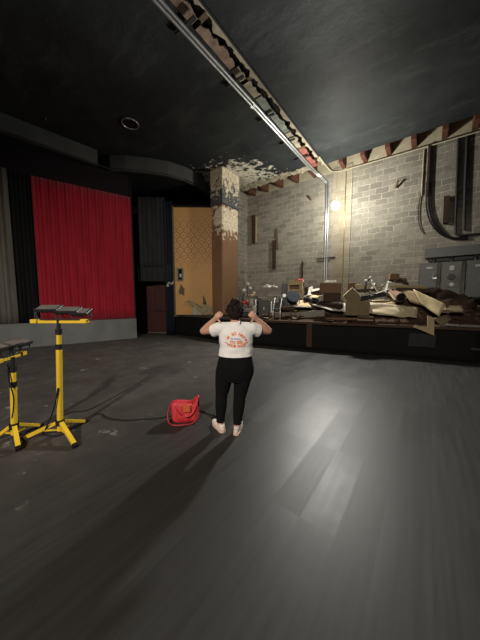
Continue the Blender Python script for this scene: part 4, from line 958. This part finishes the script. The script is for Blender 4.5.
# shirt
b = MB()
b.loft([(0.1, -.012, 0.888, 0.2079, .140), (0.101, -.008, 0.948, 0.1995, .134), (0.104, -.004, 1.048, 0.19635, .130), (0.106, -.005, 1.112, 0.2016, .131), (0.106, -.006, 1.182, 0.2016, .126), (0.106, -.006, 1.242, 0.1869, .104), (0.105, -.004, 1.287, 0.1344, .080), (0.104, 0, 1.327, 0.07875, .068)], 36)
for J in (JL, JR):
    sh, el = J['sh'], J['el']; b.rc(V((.099, -.003, 1.266)), sh, .066, .076); b.rc(sh, sh.lerp(el, .45) + V((0, 0, -.012)), .076, .078); b.rc(sh.lerp(el, .3) + V((0, 0, -.03)), sh.lerp(el, .7) + V((0, 0, -.018)), .066, .070)
b = remesh(b, .009, 5)
cut(b, (0, 0, .925), (0, 0, -1)); cut(b, NECK + V((0, .0, -.004)), V((0, .25, 1)))
for J in (JL, JR): cut(b, J['sh'].lerp(J['el'], .42), (J['el'] - J['sh']).normalized())
for v in b.bm.verts:   # soft folds
    f = max(0, min(1, (1.25 - v.co.z) / .2)); v.co += v.normal * (.006 * f * noise.noise(V((v.co.x * 9, v.co.y * 9, v.co.z * 16))) + .004 * noise.noise(v.co * 18))
bmesh.ops.recalc_face_normals(b.bm, faces=b.bm.faces)
bvh = BVHTree.FromBMesh(b.bm)
st = b.build('t_shirt', MT['shirt'], per, local=True, smooth=True)
md = st.modifiers.new('hem', 'SOLIDIFY'); md.thickness = .004; md.offset = -1

# lettering printed on the back
def text_mesh(s, size):
    c = bpy.data.curves.new('t', 'FONT'); c.body = s; c.size = size; c.align_x = 'CENTER'; c.align_y = 'CENTER'; c.offset = size * .05; c.resolution_u = 3
    o = bpy.data.objects.new('t', c); COL.objects.link(o); bpy.context.view_layer.update()
    dg = bpy.context.evaluated_depsgraph_get(); me = bpy.data.meshes.new_from_object(o.evaluated_get(dg))
    bpy.data.objects.remove(o); bpy.data.curves.remove(c); return me
TX, TZ = .104, 1.128
def lay(b, me, fn):
    tb = bmesh.new(); tb.from_mesh(me)
    bmesh.ops.triangulate(tb, faces=tb.faces[:])
    bmesh.ops.subdivide_edges(tb, edges=[x for x in tb.edges if x.calc_length() > .015], cuts=1)
    for v in tb.verts:
        x, z = fn(v.co.x, v.co.y); hit = bvh.ray_cast(V((x, -1, z)), V((0, 1, 0)))
        v.co = V((x, (hit[0].y if hit[0] else -.13) - .004, z))
    m2 = bpy.data.meshes.new('t'); tb.to_mesh(m2); tb.free(); b.bm.from_mesh(m2); bpy.data.meshes.remove(m2)
b = MB(); word = "I'M SO HAPPY"; Rr = .106
for i, ch in enumerate(word):
    if ch == ' ': continue
    a = (i - (len(word) - 1) / 2) * math.radians(158) / (len(word) - 1)
    lay(b, text_mesh(ch, .045), lambda x, y, a=a: (TX + Rr * 1.08 * math.sin(a) + x * math.cos(a) + y * math.sin(a), TZ - .058 + Rr * 1.22 * math.cos(a) - x * math.sin(a) + y * math.cos(a)))
lay(b, text_mesh('TO SEE', .046), lambda x, y: (TX + x, TZ - .028 + y))
lay(b, text_mesh('YOUR FACE', .046), lambda x, y: (TX + x * .86, TZ - .072 + y + x * x * 1.2))
b.build('shirt_lettering', MT['orange'], per, local=True)
b = MB()
P_ = [(-.062, -.010), (-.05, .012), (-.045, -.008), (-.03, .008), (-.02, -.006), (-.012, .012), (.0, -.008), (.012, .008), (.022, -.008), (.032, .006), (.042, -.008), (.062, -.004)]
pts = []
for x, z in P_:
    hit = bvh.ray_cast(V((TX + x, -1, TZ + .012 + z)), V((0, 1, 0))); pts.append(V((TX + x, (hit[0].y if hit[0] else -.13) - .002, TZ + .012 + z)))
b.tube(pts, .0035, 6); b.build('shirt_script', MT['lilac'], per, local=True)

# hair: head cover, loose knot and curls
b = MB(); rh = random.Random(11)
b.sph(HEAD + V((0, -.025, .03)), (.090, .095, .090), 3); b.sph(HEAD + V((0, -.055, -.02)), (.076, .062, .07), 3); b.sph(HEAD + V((0, -.03, .115)), (.052, .055, .045), 3)
for i in range(130):
    a = rh.uniform(0, 2 * PI); e = rh.uniform(-.5, 1.4)
    d = V((math.cos(a) * math.cos(e), math.sin(a) * math.cos(e), math.sin(e)))
    if d.y > .35 and d.z < .55: continue
    c = HEAD + V((0, -.03, .02)) + V((d.x * .090, d.y * .092, d.z * .105)); q = V((rh.uniform(-1, 1), rh.uniform(-1, 1), rh.uniform(-1, 1))).normalized() * .02
    b.rc(c - q, c + q, .010, .005)
for i in range(46):
    a = rh.uniform(0, 2 * PI); e = rh.uniform(-.2, 1.5); d = V((math.cos(a) * math.cos(e), math.sin(a) * math.cos(e), math.sin(e)))
    c = HEAD + V((0, -.03, .115)) + V((d.x * .05, d.y * .05, d.z * .042)); q = V((rh.uniform(-1, 1), rh.uniform(-1, 1), rh.uniform(-.2, 1))).normalized() * .02
    b.rc(c - q, c + q, .011, .005)
remesh(b, .006, 3).build('hair', MT['hair'], per, local=True, smooth=True)
MB().tube([HEAD + V((.055, -.07, .02)), HEAD + V((.07, -.085, -.05)), HEAD + V((.06, -.10, -.11)), HEAD + V((.045, -.125, -.19)), HEAD + V((.04, -.137, -.245))], lambda t: .008 - .005 * t, 6).build('hair_lock', MT['hair'], per, local=True, smooth=True)
# shoes
def shoe(a, yaw):
    """sneaker around ankle a, toe along yaw (0 = straight ahead)"""
    m = Matrix.Translation((a.x, a.y, 0)) @ Matrix.Rotation(yaw, 4, 'Z')
    b = MB()
    for y, w, h in ((-.045, .034, .050), (0, .040, .048), (.05, .042, .042), (.10, .045, .034), (.145, .040, .028)): b.sph((0, y, .028 + h * .5), (w, .05, h), 3)
    b.rc((0, -.035, .06), (0, -.02, .105), .036, .040)
    b = remesh(b, .007, 4); cut(b, (0, -.02, .108), (0, -.2, 1)); cut(b, (0, 0, .022), (0, 0, -1)); b._xf(b.bm.verts, m)
    u = b.build('shoe', MT['shoe'], per, local=True, smooth=True)
    out = [(-.042, -.05), (-.030, -.082), (0, -.092), (.030, -.082), (.042, -.05), (.040, 0), (.047, .08), (.044, .14), (.025, .18), (0, .19), (-.025, .18), (-.044, .14), (-.047, .08), (-.040, 0)]
    s = MB().prism([(x, y, 0) for x, y in out], (0, 0, .032)); s._xf(s.bm.verts, m); s.build('sole', MT['sole'], u, local=True, bevel=.006)
    s = MB().box((0, -.083, .062), (.030, .012, .045)); s._xf(s.bm.verts, m); s.build('heel_tab', MT['sole'], u, local=True, bevel=.004)
    s = MB()
    for k in range(4): s.beam((-.028, .05 + k * .022, .088 - k * .008), (.028, .05 + k * .022, .088 - k * .008), .006, .006)
    s._xf(s.bm.verts, m); s.build('laces', MT['sole'], u, local=True)
shoe(legs[0][2] + V((0, -.01, 0)), math.radians(30)); shoe(legs[1][2] + V((0, -.01, 0)), math.radians(-12))

# ------------------------------------------------------------------ light
w = bpy.data.worlds.new('World'); S.world = w; w.use_nodes = True
w.node_tree.nodes['Background'].inputs[0].default_value = (.9, 1, 1, 1); w.node_tree.nodes['Background'].inputs[1].default_value = .002
l = bpy.data.lights.new('wall_lamp_beam', 'SPOT'); l.energy = 1650; l.color = (1.0, .98, .92); l.shadow_soft_size = .16; l.spot_size = math.radians(136); l.spot_blend = .6
o = bpy.data.objects.new('wall_lamp_beam', l); COL.objects.link(o); o.location = (LX, LY - .24, LZ)
o.rotation_euler = (Vector((1.2, -6.0, -3.7))).to_track_quat('-Z', 'Y').to_euler()
l = bpy.data.lights.new('wall_lamp_spill', 'POINT'); l.energy = 410; l.color = (1.0, .96, .86); l.shadow_soft_size = .16
o = bpy.data.objects.new('wall_lamp_spill', l); COL.objects.link(o); o.location = (LX + .02, LY - .02, LZ + .24)
l = bpy.data.lights.new('rear_work_light', 'SPOT'); l.energy = 3500; l.spot_size = math.radians(86); l.spot_blend = .75; l.color = (1.0, .90, .77); l.shadow_soft_size = .2
o = bpy.data.objects.new('rear_work_light', l); COL.objects.link(o); o.location = (.9, -6.0, 5.8)
o.rotation_euler = Vector((math.sin(math.radians(-29)) * .8, math.cos(math.radians(-29)) * .8, -.54)).to_track_quat('-Z', 'Y').to_euler()

cam = bpy.data.cameras.new('camera'); cam.sensor_fit = 'HORIZONTAL'; cam.sensor_width = 36; cam.lens = 36 * 245 / 480; cam.clip_start = .05
o = bpy.data.objects.new('camera', cam); COL.objects.link(o); o.location = (0, 0, 1.6)
o.rotation_euler = (PI / 2 - math.atan(22 / 245), 0, math.radians(37.06))
S.camera = o
vs = S.view_settings; vs.view_transform = 'Standard'; vs.look = 'None'; vs.gamma = 1; vs.use_curve_mapping = False; vs.exposure = 0
